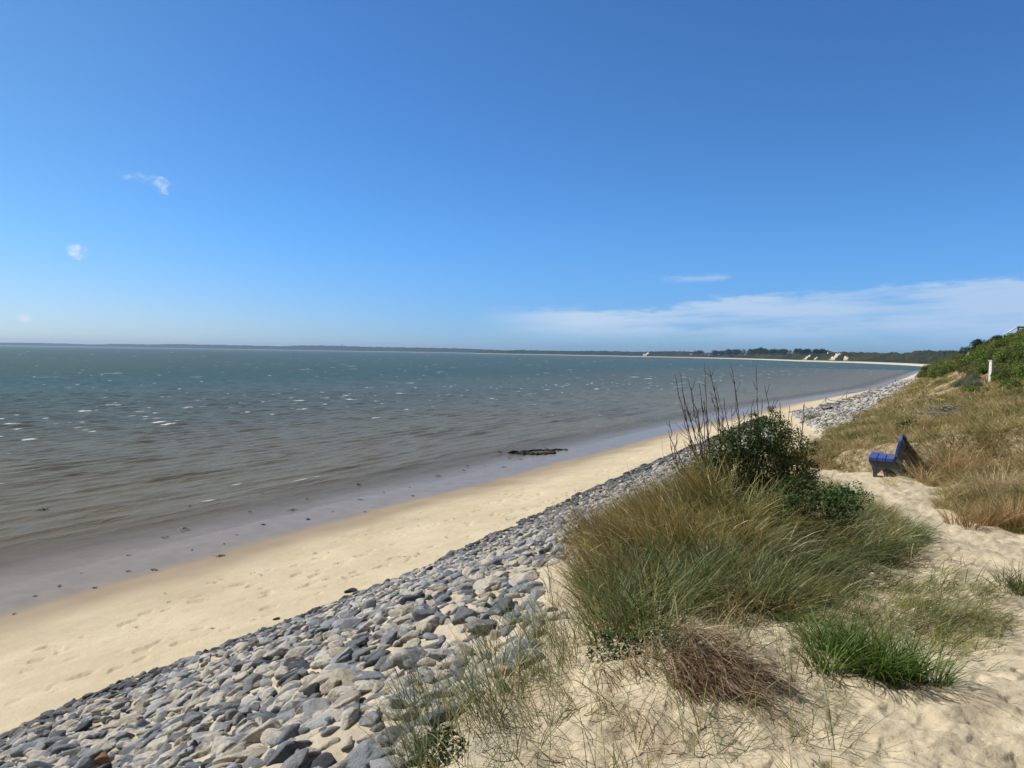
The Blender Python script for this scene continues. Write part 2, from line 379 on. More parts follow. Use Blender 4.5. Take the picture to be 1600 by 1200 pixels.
def height(X, Y, detail=True):
    X = np.asarray(X, float); Y = np.asarray(Y, float)
    s, n = to_sn(X, Y)
    nw, nb, nt, zt = nw_(s) + 0.35 * gnoise(s * 0.11, s * 0 + 3.3, 5) + 0.16 * gnoise(s * 0.45, s * 0 + 8.1, 6), nb_(s), nt_(s), zt_(s)
    z_sea = np.maximum(0.10 + (n - nw) * 0.034, -1.6)
    tb = np.clip((n - nw) / (nb - nw), 0, 1); z_b = 0.10 + (zb_(s) - 0.10) * tb ** 1.15
    tr = np.clip((n - nb) / (nt - nb), 0, 1); g = gap_(s, n)
    tr2 = np.where(g > 0, tr * (1 - g) + g * sstep(tr, -0.3, 1.2) * 0.9, tr)
    z_r = zb_(s) + (zt - zb_(s)) * tr2
    z = np.where(n < nw, z_sea, np.where(n < nb, z_b, np.where(n < nt, z_r, zt)))
    z = z - 0.12 * np.exp(-((n - nt) / 0.7) ** 2)
    # bank on the landward side, mound under the grass, the big dune
    bk = np.maximum(n - np.minimum(path_right(s), 0.6) - 0.3, 0)
    z = z + np.where(n > nt, 0.24 * np.minimum(bk, 7.0) * sstep(s, 6, 12), 0)
    z = z + 0.22 * np.exp(-((s - 8.0) / 3.0) ** 2 - ((n + 2.1) / 1.0) ** 2)
    z = z + 0.16 * np.exp(-((s - 4.1) / 0.7) ** 2 - ((n + 1.2) / 0.7) ** 2)
    z = z + hill(X, Y)
    if detail:
        _, _, veg = masks(X, Y)
        top = sstep(n, nt - 0.2, nt + 0.6)
        z = z + top * (0.10 * fbm(X * 0.35, Y * 0.35, 3, 3) + 0.05 * fbm(X * 1.3, Y * 1.3, 8, 3))
        z = z + top * veg * 0.10 * fbm(X * 0.8, Y * 0.8, 19, 3)
        # trampled sand: overlapping foot dents
        tramp = top * (1 - veg)
        q = gnoise(X * 3.3, Y * 3.3, 41); q2 = gnoise(X * 2.1 + 5, Y * 2.1, 44); q3 = gnoise(X * 7.5, Y * 7.5, 47)
        z = z + tramp * (-0.015 * sstep(q, 0.12, 0.38) - 0.011 * sstep(q2, 0.15, 0.55) + 0.007 * q3 - 0.013 * sstep(gnoise(X * 5.2 + 3, Y * 5.2, 49), 0.2, 0.4) - 0.012 * sstep(gnoise(X * 9.2 + 3, Y * 9.2, 57), 0.2, 0.4) + 0.012 * fbm(X * 6, Y * 6, 52, 3))
        # revetment underlay is lumpy
        rv = sstep(n, nb - 0.2, nb + 0.4) * (1 - sstep(n, nt - 0.3, nt + 0.3))
        z = z + rv * (0.05 * fbm(X * 2.6, Y * 2.6, 61, 3) + 0.12 * fbm(X * 0.5, Y * 0.5, 63, 2) * (1 - g))
        # dry beach: soft undulation and wandering footprints
        be = sstep(n, nw + 1.4, nw + 3.5) * (1 - sstep(n, nb - 0.4, nb))
        foot = sstep(gnoise(s * 2.1, n * 3.2, 71), 0.34, 0.48) * sstep(gnoise(s * 0.25, n * 0.9, 73), -0.1, 0.3)
        z = z + be * (0.02 * fbm(s * 0.4, n * 0.9, 75, 3) - 0.048 * foot + 0.006 * gnoise(s * 4, n * 4, 79))
    return z
def ground_z(x, y): return float(height(np.array([x]), np.array([y]))[0])

def polar_axes():
    th = [-180.0]
    while th[-1] < 180.0:
        a = th[-1]; inside = -39 < a < 39
        th.append(a + (0.105 if inside else (0.7 if -60 < a < 60 else 4.0)))
    th[-1] = 180.0
    r = [0.0, 0.3]
    while r[-1] < 620: r.append(r[-1] * (1.0048 if 2.2 < r[-1] < 90 else 1.02) + (0.0 if r[-1] > 1 else 0.05))
    return np.radians(np.array(th)), np.array(r)
def build_ground():
    th, r = polar_axes()
    TH, RR = np.meshgrid(th, r)
    X = (RR * np.sin(TH)).ravel(); Y = (RR * np.cos(TH)).ravel()
    Z = height(X, Y)
    s, n, veg = masks(X, Y)
    nw = nw_(s) + 0.35 * gnoise(s * 0.11, s * 0 + 3.3, 5) + 0.16 * gnoise(s * 0.45, s * 0 + 8.1, 6); nb = nb_(s); nt = nt_(s)
    wv = 0.25 * fbm(s * 0.22, n * 0.5, 81, 3)
    wet = 1 - sstep(n - nw + wv, 0.5, 3.3); wet = np.maximum(wet, 0.35 * (1 - sstep(n - nw + 3 * wv, 2.0, 4.2)))
    film = 1 - sstep(n - nw + 0.5 * wv, -0.5, 0.35)
    rev = sstep(n, nb, nb + 0.4) * (1 - sstep(n, nt - 0.2, nt + 0.6)) * (1 - gap_(s, n))
    pale = sstep(n, nt - 3.0, nt)
    nr, nc = len(r), len(th)
    i = np.arange(nr - 1)[:, None] * nc + np.arange(nc - 1)[None, :]
    F = np.stack([i, i + 1, i + nc + 1, i + nc], -1).reshape(-1, 4)
    me = new_mesh('ground', np.stack([X, Y, Z], 1), F, floats={'wet': wet, 'film': film, 'veg': veg, 'rev': rev, 'pale': pale})
    tag(link('ground', me, M_SAND), kind='structure')
build_ground()

def build_water():
    th = np.radians(np.arange(-62, 60.01, 0.16))
    r = [11.0]
    while r[-1] < 8600: r.append(r[-1] * (1.0021 if r[-1] < 120 else (1.004 if r[-1] < 500 else 1.015)))
    r = np.array(r)
    TH, RR = np.meshgrid(th, r); X = (RR * np.sin(TH)).ravel(); Y = (RR * np.cos(TH)).ravel(); D = RR.ravel()
    s, n = to_sn(X, Y)
    off = np.where(s < 480, -(n - nw_(s)), 300.0)          # metres seaward of the sand's edge
    Z = np.zeros_like(X); rg = np.random.default_rng(5)
    chop = 0.35 + 0.65 * sstep(off, 3, 16)
    amp_noise = 0.9 + 0.4 * fbm(s * 0.2, n * 0.35, 91, 3)
    slope_tot = 0
    inshore = 1 - sstep(off, 12, 34)
    for k in range(36):
        A = k < 12
        lam = 0.75 * (1.5 / 0.75) ** rg.random() if A else 0.5 * (1.9 / 0.5) ** rg.random()
        ang = rg.normal(0, 0.05) if A else rg.normal(0, 0.19) + (0.08 if k % 2 else -0.08); a = (0.0150 if A else 0.0110) * lam ** 0.9
        kx = 2 * math.pi / lam
        ph = rg.uniform(0, 6.28) + (0.7 if A else 1.3) * gnoise(s * (0.09 if A else 0.16) + 9 * k, n * 0.2, 100 + k)
        fade = (1 - sstep(D * (0.0021 * 0.8) * 4, lam * 0.8, lam * 1.9)) * (inshore if A else 1 - 0.45 * inshore)
        arg = kx * (n * math.cos(ang) + s * math.sin(ang)) + ph
        Z += a * fade * (np.exp(1.0 * np.sin(arg)) / 2.718 * 2 - 0.93)
    Z *= chop * np.clip(amp_noise, 0.15, 1.8) * sstep(off, 2.4, 6.0)
    # thin lapping wavelets at the very edge
    lap = 0.030 * np.exp(1.5 * np.sin(2 * math.pi * (n / 0.9 + 0.6 * gnoise(s * 0.12, n * 0.1, 141)))) / 4.5 * sstep(off, 2.6, 5.0) * (1 - sstep(off, 9, 18))
    Z += lap
    # whitecaps
    el_ = 3.0 + 0.0
    fn = gnoise(s * 0.32, n * 1.15, 151) + 0.35 * gnoise(s * 1.1, n * 3.0, 153)
    bandw = np.exp(-((off - 47) / 16) ** 2) * 0.16 - 0.07 + 0.10 * sstep(off, 22, 40) - 0.06 * sstep(off, 120, 320)
    foam = sstep(fn + bandw + 0.9 * np.clip(Z, -0.05, 0.09), 0.90, 0.97) * sstep(off, 5, 9)
    # foam flecks far out: longer patches
    ff = gnoise(s * 0.09, n * 0.26, 157); foam = np.maximum(foam, sstep(ff, 0.74, 0.80) * sstep(D, 130, 200) * (1 - sstep(D, 600, 1000)) * 0.6)
    alpha = sstep(off + 0.5 * gnoise(s * 0.3, n * 0.6, 161), 1.4, 8.5)
    nr, nc = len(r), len(th)
    i = np.arange(nr - 1)[:, None] * nc + np.arange(nc - 1)[None, :]
    F = np.stack([i, i + 1, i + nc + 1, i + nc], -1).reshape(-1, 4)
    keep = (off[F[:, 0]] > 1.0) | (D[F[:, 0]] > 600)
    F = F[keep]; used = np.unique(F); remap = np.full(len(X), -1, np.int64); remap[used] = np.arange(len(used))
    V = np.stack([X, Y, Z + 0.012], 1)[used]
    me = new_mesh('sea_water', V, remap[F], floats={'off': off[used], 'foam': foam[used], 'alpha': alpha[used], 'dist': sstep(D, 60, 260)[used]})
    tag(link('water', me, M_WATER), kind='structure')
build_water()

# ------------------------------------------------------------------ far coast
def land_material(name, c1, c2, c3):
    m, t, b = material(name, 0.95, 0.05)
    p = pos(t); sand = t.attr('sand', 'Fac')
    c = t.mix(t.ramp(t.noise(p, 0.018, 6, 0.65), 0.38, 0.62), c1, c2)
    c = t.mix(t.ramp(t.noise(p, 0.05, 5, 0.6), 0.55, 0.75), c, c3)
    t.link(t.mix(sand, c, (0.52, 0.45, 0.35)), b.inputs['Base Color'])
    return m
M_FAR = land_material('far_heath', (0.014, 0.026, 0.018), (0.03, 0.042, 0.024), (0.05, 0.048, 0.03))
M_DUNE = land_material('bay_dunes', (0.018, 0.026, 0.013), (0.042, 0.046, 0.024), (0.085, 0.07, 0.045))
M_MEADOW = land_material('salt_meadow', (0.09, 0.10, 0.045), (0.13, 0.125, 0.06), (0.15, 0.13, 0.075))
def coast(name, tab, m, sandw, steep=6.0, rough_amp=0.5, step=2.0, sandpatch=None, flat=0.0, nrow=16):
    """tab: (px, distance of the water line, pixel row of the skyline); sandw: beach width in metres"""
    tab = np.array(tab, float); px = np.arange(tab[0, 0], tab[-1, 0] + 0.1, step)
    Y0 = np.interp(px, tab[:, 0], tab[:, 1]); yt = np.interp(px, tab[:, 0], tab[:, 2])
    hor = 539 + 0.0155 * px
    ts = np.concatenate([[-0.02, 0.0, 0.35, 0.8, 1.0], np.linspace(1.3, 3.0, nrow - 5)])
    V = []; S = []
    for t_ in ts:
        if t_ <= 1.0: Y = Y0 + sandw * t_; z = -0.4 + 2.6 * sstep(t_, 0.0, 1.0) if t_ >= 0 else np.full_like(px, -0.8)
        else:
            Yr = Y0 + sandw + flat
            h = np.maximum((hor - yt) / FPX * (Yr + 40) + CAM_Z, 2.4)
            f = (t_ - 1.0) / 2.0; Y = Yr + h * steep * f
            z = 2.2 + (h - 2.2) * np.interp(f, [0, 0.15, 0.45, 0.6, 0.8, 1.0], [0.0, 0.3, 0.86, 1.0, 0.97, 0.7])
            z = z + rough_amp * (h * 0.16) * gnoise(px * 0.16 + t_ * 3, px * 0 + t_ * 5.0, 201) * np.interp(f, [0, .3, 1], [0.2, 1, 1]) + rough_amp * h * 0.09 * gnoise(px * 0.55, px * 0 + t_ * 7.0, 203)
            z = np.where(yt > hor + 2, 0.5, z)
        V.append(np.stack([(px - 800) / FPX * Y, Y, z + np.zeros_like(px)], 1))
        sd_ = np.full_like(px, 1.0 if t_ <= 0.8 else 0.0)
        if sandpatch is not None and t_ > 1.0:
            for (a, b_, lean, fmax) in sandpatch:
                f = (t_ - 1.0) / 2.0; c = a + lean * f
                sd_ = np.maximum(sd_, (np.abs(px - c - 2.5 * gnoise(px * 0.35, px * 0 + t_ * 4, 211) - 1.2 * gnoise(px * 1.3, px * 0 + t_ * 9, 212)) < b_ * (1 - 0.75 * f / fmax)) * (f < fmax))
        S.append(sd_)
    nr, nc = len(ts), len(px)
    i = np.arange(nr - 1)[:, None] * nc + np.arange(nc - 1)[None, :]
    F = np.stack([i, i + 1, i + nc + 1, i + nc], -1).reshape(-1, 4)
    me = new_mesh(name, np.concatenate(V), F, floats={'sand': np.concatenate(S)})
    return tag(link(name, me, m), kind='structure')
coast('far_coast_terrain', [(-260, 7600, 531), (-60, 7400, 534), (0, 7300, 535.5), (60, 7300, 535.9), (100, 7300, 536.8), (130, 7300, 537.8), (160, 7200, 538.3), (172, 7200, 537.2),
      (230, 7000, 538.2), (275, 7000, 537.6), (320, 6800, 538.4), (380, 6600, 539.6), (440, 6400, 541), (474, 6200, 539.5), (520, 6000, 540), (560, 5800, 541.5), (640, 5400, 543),
      (700, 5200, 544), (740, 5000, 545.3), (790, 5000, 547.5), (860, 5000, 549)], M_FAR, 60, 14, 0.8, 1.5)
coast('bay_hills_terrain', [(742, 3900, 551.5), (752, 3800, 547.6), (780, 3600, 548), (810, 3500, 547.1), (860, 3250, 548.2), (900, 3000, 548.6), (950, 2800, 548.5), (985, 2600, 549.8), (1010, 2480, 549.6),
      (1050, 2350, 548.9), (1085, 2200, 550.2), (1110, 2050, 551.8), (1140, 1900, 552.5)], M_FAR, 45, 8, 0.9, 1.0, sandpatch=[(938, 6, 12, 0.12), (1003, 4, 22, 0.42)])
coast('bay_shore_terrain', [(1085, 2200, 553.6), (1120, 2000, 552.6), (1180, 1600, 552.0), (1220, 1350, 551.6), (1262, 1156, 551.2), (1300, 1060, 550.2), (1330, 1015, 550), (1362, 930, 551), (1384, 850, 552), (1392, 830, 549.4), (1403, 800, 552),
      (1414, 780, 551.5), (1432, 700, 548.0), (1470, 600, 547.6), (1520, 520, 547.5)], M_DUNE, 16, 9, 0.9, 1.0, flat=110)
coast('bay_meadow_terrain', [(1318, 1030, 566), (1340, 995, 564.3), (1400, 800, 565), (1440, 670, 566), (1475, 560, 567), (1520, 480, 568)], M_MEADOW, 14, 18, 0.1, 2.0)
coast('bay_cliff_terrain', [(1236, 1230, 563), (1252, 1180, 558.5), (1266, 1145, 553.6), (1278, 1120, 552.8), (1288, 1100, 556.5), (1300, 1075, 554.2), (1312, 1050, 551.6), (1326, 1030, 552.6), (1340, 1000, 557), (1352, 970, 563)], M_DUNE, 13, 5, 1.0, 0.3, nrow=44,
      sandpatch=[(1254, 4.5, 18, 0.6), (1272, 3.5, 8, 0.25), (1296, 6, 26, 0.62), (1318, 5, 12, 0.32), (1335, 9, 0, 0.12), (1284, 4, 4, 0.12)])

# ------------------------------------------------------------------ finding points on the land
bpy.context.view_layer.update()
_dg = bpy.context.evaluated_depsgraph_get()
def hit(px, py, only=None):
    """the point of the land seen at photo pixel (px, py)"""
    for k in range(24):                       # a pixel just above the skyline falls to the land right below it
        r = scene.ray_cast(_dg, Vector((0, 0, CAM_Z)), Vector(ray(px, py + k)).normalized())
        if r[0]: return np.array(r[1])

# ------------------------------------------------------------------ revetment stones
def ico(level):
    bm = bmesh.new(); bmesh.ops.create_icosphere(bm, subdivisions=level, radius=1.0)
    V = np.array([v.co[:] for v in bm.verts]); F = np.array([[v.index for v in f.verts] for f in bm.faces]); bm.free(); return V, F
ICO = {k: ico(k) for k in (2, 3, 4)}
def stone_shapes(n):
    out = []
    for i in range(n):
        rg = np.random.default_rng(900 + i); k = rg.integers(9, 15)
        N = rg.normal(size=(k, 3)); N /= np.linalg.norm(N, axis=1)[:, None]; H = rg.uniform(0.46, 0.86, k)
        sc = np.array([1.08, rg.uniform(0.6, 0.9), rg.uniform(0.36, 0.62)]); sh = {}
        for lv, (V, F) in ICO.items():
            d = V @ N.T; r = np.where(d > 1e-3, H / np.maximum(d, 1e-3), 9).min(1); r = np.minimum(r, 1.12)
            lump = 1 + 0.035 * np.sin(V[:, 0] * 7 + i) * np.sin(V[:, 1] * 6 + 2 * i) * np.sin(V[:, 2] * 8)
            sh[lv] = V * (r * lump)[:, None] * sc / 0.8
        out.append(sh)
    return out
SHAPES = stone_shapes(28)
def rotmats(yaw, tx, ty):
    cz, sz, cx, sx, cy, sy = np.cos(yaw), np.sin(yaw), np.cos(tx), np.sin(tx), np.cos(ty), np.sin(ty)
    o = np.zeros_like(yaw); e = np.ones_like(yaw)
    Rz = np.stack([np.stack([cz, -sz, o], 1), np.stack([sz, cz, o], 1), np.stack([o, o, e], 1)], 1)
    Rx = np.stack([np.stack([e, o, o], 1), np.stack([o, cx, -sx], 1), np.stack([o, sx, cx], 1)], 1)
    Ry = np.stack([np.stack([cy, o, sy], 1), np.stack([o, e, o], 1), np.stack([-sy, o, cy], 1)], 1)
    return Rx @ Ry @ Rz
TONES = np.array([(0.225, 0.245, 0.275), (0.135, 0.148, 0.17), (0.37, 0.38, 0.39), (0.44, 0.385, 0.30), (0.05, 0.052, 0.058), (0.27, 0.275, 0.282)])
TONE_NAMES = ['blue grey', 'dark slate', 'pale grey', 'tan', 'black', 'mid grey']
def scatter(s0, s1, cell, size, seed, keep=1.0):
    rg = np.random.default_rng(seed)
    S, N = np.meshgrid(np.arange(s0, s1, cell), np.arange(-13.4, -2.0, cell * 0.9)); S = S.ravel(); N = N.ravel()
    S = S + rg.uniform(-0.42, 0.42, len(S)) * cell; N = N + rg.uniform(-0.42, 0.42, len(N)) * cell
    edge = 0.22 * gnoise(S * 0.8, S * 0 + 1.5, 301) + 0.15 * gnoise(S * 2.6, S * 0, 303)
    up = nt_(S) + 0.45 * gnoise(S * 0.6, S * 0 + 7.7, 305)
    ok = (N > nb_(S) + edge) & (N < up + 0.1) & (rg.random(len(S)) < keep)
    g = gap_(S, N); ok &= (g < 0.3) | ((g < 0.9) & (rg.random(len(S)) < 0.15))
    # sand has blown in towards the top: fewer stones show there
    t = (N - nb_(S)) / (nt_(S) - nb_(S)); ok &= rg.random(len(S)) < np.interp(t, [0, 0.75, 1.0], [1, 0.97, 0.6])
    S, N, t = S[ok], N[ok], t[ok]; m = len(S)
    X, Y = to_xy(S, N)
    r = size * np.clip(np.exp(rg.normal(0, 0.33, m)), 0.55, 1.6) / 2
    slope = np.full(m, math.atan(0.38))
    yaw = rg.uniform(0, 6.28, m); tx = rg.normal(0, 0.19, m); ty = rg.normal(0, 0.19, m)
    Rm = rotmats(yaw, tx, ty)
    # lay on the slope: rotate about the shore direction
    ax = np.array([US, UC, 0.0]); th = -0.36; K = np.array([[0, -ax[2], ax[1]], [ax[2], 0, -ax[0]], [-ax[1], ax[0], 0]])
    Q = np.eye(3) + math.sin(th) * K + (1 - math.cos(th)) * K @ K
    Rm = Q[None] @ Rm
    Z = height(X, Y) + r * rg.uniform(-0.16, 0.20, m)
    p = np.stack([np.interp(t, [0, .15, .4, 1], a) for a in ([.38, .42, .44, .42], [.36, .2, .14, .1], [.06, .16, .22, .26], [.02, .05, .06, .08], [.10, .05, .03, .02], [.08, .12, .11, .12])], 1)
    p = np.cumsum(p / p.sum(1)[:, None], 1); tone = (rg.random(m)[:, None] > p).sum(1)
    patch = 0.22 * gnoise(S * 0.5, N * 0.6, 311)
    dust = np.interp(t, [0, 0.1, 0.3, 0.65, 1.0], [-0.18, 0.06, 0.36, 0.46, 0.58]) + patch + rg.normal(0, 0.10, m) + np.where(rg.random(m) < 0.42, 0.30, -0.26)
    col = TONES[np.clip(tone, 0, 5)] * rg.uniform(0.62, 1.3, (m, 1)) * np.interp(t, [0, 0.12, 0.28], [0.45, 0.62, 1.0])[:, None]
    return dict(P=np.stack([X, Y, Z], 1), r=r, R=Rm, tone=np.clip(tone, 0, 5), dust=dust, col=col, t=t, s=S, shape=rg.integers(0, len(SHAPES), m))
def cat(*ds): return {k: np.concatenate([d[k] for d in ds]) for k in ds[0]}
ST = cat(scatter(0.0, 16.0, 0.104, 0.140, 1), scatter(0.0, 16.0, 0.34, 0.185, 2, 0.5), scatter(16.0, 32.0, 0.135, 0.165, 3), scatter(32.0, 66.0, 0.19, 0.23, 6), scatter(16.0, 50.0, 0.5, 0.25, 4, 0.4), scatter(66.0, 150.0, 0.32, 0.36, 5))
_pp = project(ST['P']); infr = (_pp[:, 0] > 2) & (_pp[:, 0] < 1598) & (_pp[:, 1] < 1196)
# stones hidden behind the grassy mound or the shrub do not count among the nearest ones
edge_px = np.interp(_pp[:, 1], [560, 700, 760, 830, 900, 960, 1020, 1080, 1200], [1500, 1075, 1060, 960, 880, 840, 790, 740, 650])
infr &= _pp[:, 0] < edge_px - 8
size_px = np.where(infr, ST['r'] / _pp[:, 2] * (1 + 0.5 * (ST['tone'] == 4)), 0)
order = np.argsort(-size_px)
NEAR = order[:290]
def stone_label(i):
    tn, t, d, r = TONE_NAMES[ST['tone'][i]], ST['t'][i], ST['dust'][i], ST['r'][i]
    size = 'big' if r > 0.12 else ('small' if r < 0.09 else 'medium')
    if d > 0.5: look = f'{size} {tn} stone caked with pale sand'
    elif d > 0.22: look = f'{size} {tn} stone partly dusted with sand'
    else: look = f'{size} bare {tn} stone with angular faces'
    where = 'at the slope foot beside the beach' if t < 0.14 else ('low on the stone slope' if t < 0.4 else ('halfway up the stone slope' if t < 0.72 else 'near the grassy top of the slope'))
    return look + ' ' + where
def stone_mesh(idx, lv, name, local=False):
    Vs, Fs, Cs, Ds = [], [], [], []; off = 0
    Fb = ICO[lv][1]
    for sh in range(len(SHAPES)):
        j = idx[ST['shape'][idx] == sh]
        if not len(j): continue
        V = np.einsum('mab,vb->mva', ST['R'][j], SHAPES[sh][lv]) * ST['r'][j][:, None, None]
        if not local: V = V + ST['P'][j][:, None, :]
        nv = V.shape[1]; Vs.append(V.reshape(-1, 3)); Fs.append((Fb[None] + (off + np.arange(len(j)) * nv)[:, None, None]).reshape(-1, 3)); off += nv * len(j)
        Cs.append(np.repeat(ST['col'][j], nv, 0)); Ds.append(np.repeat(ST['dust'][j], nv))
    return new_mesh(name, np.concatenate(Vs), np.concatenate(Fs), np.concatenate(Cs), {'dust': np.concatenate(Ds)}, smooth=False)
rest = order[290:]; dist_ = _pp[rest, 2]
def stone_stuff(idx, lv, name, label): tag(link(name, stone_mesh(idx, lv, name), M_STONE), label, 'stones', None, 'stuff')
near_far = [rest[dist_ < 12], rest[dist_ >= 12]]
Vs_ = [stone_mesh(near_far[0], 3, 'a'), stone_mesh(near_far[1], 2, 'b')]
bmj = bmesh.new(); [bmj.from_mesh(m_) for m_ in Vs_]; mej = bpy.data.meshes.new('slope_stones'); bmj.to_mesh(mej); bmj.free()
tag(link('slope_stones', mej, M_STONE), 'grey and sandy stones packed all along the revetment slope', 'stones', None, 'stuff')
# a rust-stained stone and a glossy black one stand out
_px = _pp[NEAR]
def nearest(px, py): return NEAR[np.argmin((_px[:, 0] - px) ** 2 + (_px[:, 1] - py) ** 2)]
rust, black = nearest(170, 1192), nearest(492, 1096)
ST['col'][rust] = (0.27, 0.15, 0.08); ST['dust'][rust] = 0.1; ST['col'][black] = (0.03, 0.032, 0.036); ST['dust'][black] = 0.0
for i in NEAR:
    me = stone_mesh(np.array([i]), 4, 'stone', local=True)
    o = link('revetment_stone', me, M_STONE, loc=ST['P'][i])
    lab = stone_label(i)
    if i == rust: lab = 'rusty orange stone low in the slope near the bottom edge'
    if i == black: lab = 'black steep faced stone standing out in the lower slope'
    tag(o, lab, 'stone', 'stones of the sea defence slope')
# stones that rolled down onto the beach
for (px, py, r, lab) in ((297, 1037, 0.075, 'small black stone lying alone on the sand below the slope'), (432, 968, 0.06, 'pebble sized dark stone on the sand above the slope edge'),
                         (548, 925, 0.12, 'dark stone on the sand just off the jagged edge of the slope'), (210, 1075, 0.13, 'rounded black stone resting at the sand edge of the slope'), (40, 1135, 0.055, 'tiny black stone on the pale sand at far left')):
    h = hit(px, py); i = int(nearest(px, py)); sh = SHAPES[(px * 7) % 28][4]
    me = new_mesh('stone', sh * r, ICO[4][1], np.tile((0.05, 0.053, 0.06), (len(sh), 1)), {'dust': np.full(len(sh), -0.4)}, smooth=False)
    tag(link('loose_stone', me, M_STONE, loc=h + np.array([0, 0, r * 0.25])), lab, 'stone', 'loose stones on the beach')
# weedy stones of the old groyne at the water's edge
rows_ = [(811, 708), (817, 706.5), (823, 706), (829, 705), (835, 704.5), (842, 704), (849, 704), (856, 704), (863, 703.5), (870, 703.2), (876, 703.2), (884, 703.4), (812, 709), (819, 709.2), (826, 709.6), (832, 710), (838, 710), (845, 709.8), (851, 710), (858, 709), (864, 708.8), (780, 706.5), (801, 708)]
for k, (px, py) in enumerate(rows_):
    h = hit(px, py); sh = SHAPES[(k * 5) % 28][3]; r = 0.17 + 0.08 * random.random()
    me = new_mesh('stone', sh * r * np.array([1.25, 0.9, 0.8]), ICO[3][1], np.tile((0.035, 0.028, 0.018), (len(sh), 1)), {'dust': np.full(len(sh), -0.4)}, smooth=False)
    seaward = k in (21, 22)
    tag(link('groyne_stone', me, M_STONE, loc=(h[0], h[1], max(h[2], 0) + r * 0.2), rz=k * 1.3),
        'dark stone alone in the shallows left of the old groyne' if seaward else ('dark weedy stone in the farther row of the old groyne' if k < 12 else 'dark weedy stone in the nearer row of the old groyne'), 'stone', 'weed covered stones of the old groyne')

# ------------------------------------------------------------------ grass
def blades(root, az, lean, curv, L, wd, c0, c1, nseg=4, rng=RNG):
    n = len(root); h = np.stack([np.cos(az), np.sin(az), np.zeros(n)], 1); beta = rng.uniform(0, 2 * math.pi, n)
    side = np.stack([np.cos(beta), np.sin(beta), np.zeros(n)], 1); p = np.array(root, float); up = np.array([0, 0, 1.0])
    V = np.zeros((n, 2 * nseg + 1, 3)); C = np.zeros((n, 2 * nseg + 1, 3))
    for k in range(nseg):
        t = k / nseg; hw = (wd * (1 - 0.75 * t ** 1.6) / 2)[:, None]
        V[:, 2 * k] = p - side * hw; V[:, 2 * k + 1] = p + side * hw
        C[:, 2 * k] = C[:, 2 * k + 1] = c0 * (1 - t) + c1 * t
        phi = lean + curv * (t + 0.5 / nseg)
        p = p + (L / nseg)[:, None] * (h * np.sin(phi)[:, None] + up * np.cos(phi)[:, None])
    V[:, -1] = p; C[:, -1] = c1
    b = (np.arange(n) * (2 * nseg + 1))[:, None]
    Q = np.concatenate([b + np.array([[2 * k, 2 * k + 1, 2 * k + 3, 2 * k + 2]]) for k in range(nseg - 1)])
    T = b + np.array([[2 * nseg - 2, 2 * nseg - 1, 2 * nseg]])
    return V.reshape(-1, 3), Q, T, C.reshape(-1, 3)
def blade_mesh(name, sets, loc=None):
    V, Q, T, C, off = [], [], [], [], 0
    for v, q, t, c in sets: V.append(v); Q.append(q + off); T.append(t + off); C.append(c); off += len(v)
    V = np.concatenate(V)
    if loc is not None: V = V - np.array(loc)
    return new_mesh(name, V, [np.concatenate(Q), np.concatenate(T)], np.concatenate(C))
def jitter(c, n, k=0.25, rng=RNG): return np.array(c)[None] * rng.uniform(1 - k, 1 + k, (n, 1)) * rng.uniform(0.92, 1.08, (n, 3))
STRAW, OLIVE, GOLD, GREEN, LYME, RUST = (0.54, 0.44, 0.25), (0.26, 0.22, 0.065), (0.38, 0.25, 0.085), (0.125, 0.17, 0.04), (0.16, 0.21, 0.11), (0.34, 0.20, 0.11)
def tuft(x, y, n, rad, L, wd, lean, curv, c0, c1, az=None, azs=6.3, z=None, nseg=4, rng=RNG, lj=0.35, cj=0.45):
    tuft_tone = rng.uniform(0.6, 1.4); c0 = tuple(np.array(c0) * tuft_tone); c1 = tuple(np.array(c1) * tuft_tone)
    a = rng.uniform(0, 2 * math.pi, n); rr = rad * np.sqrt(rng.random(n)); X = x + rr * np.cos(a); Y = y + rr * np.sin(a)
    Z = (height(X, Y) if z is None else np.full(n, z)) - 0.015
    A = a + rng.normal(0, 0.5, n) if az is None else az + rng.normal(0, azs, n)
    return blades(np.stack([X, Y, Z], 1), A, np.abs(rng.normal(lean, 0.18, n)), curv * rng.uniform(0.4, 1.4, n), L * rng.uniform(1 - lj, 1 + lj * 0.7, n), wd * rng.uniform(0.7, 1.3, n), jitter(c0, n, cj, rng), jitter(c1, n, cj, rng), nseg, rng)
def mixc(a, b, f): return tuple(np.array(a) * (1 - f) + np.array(b) * f)

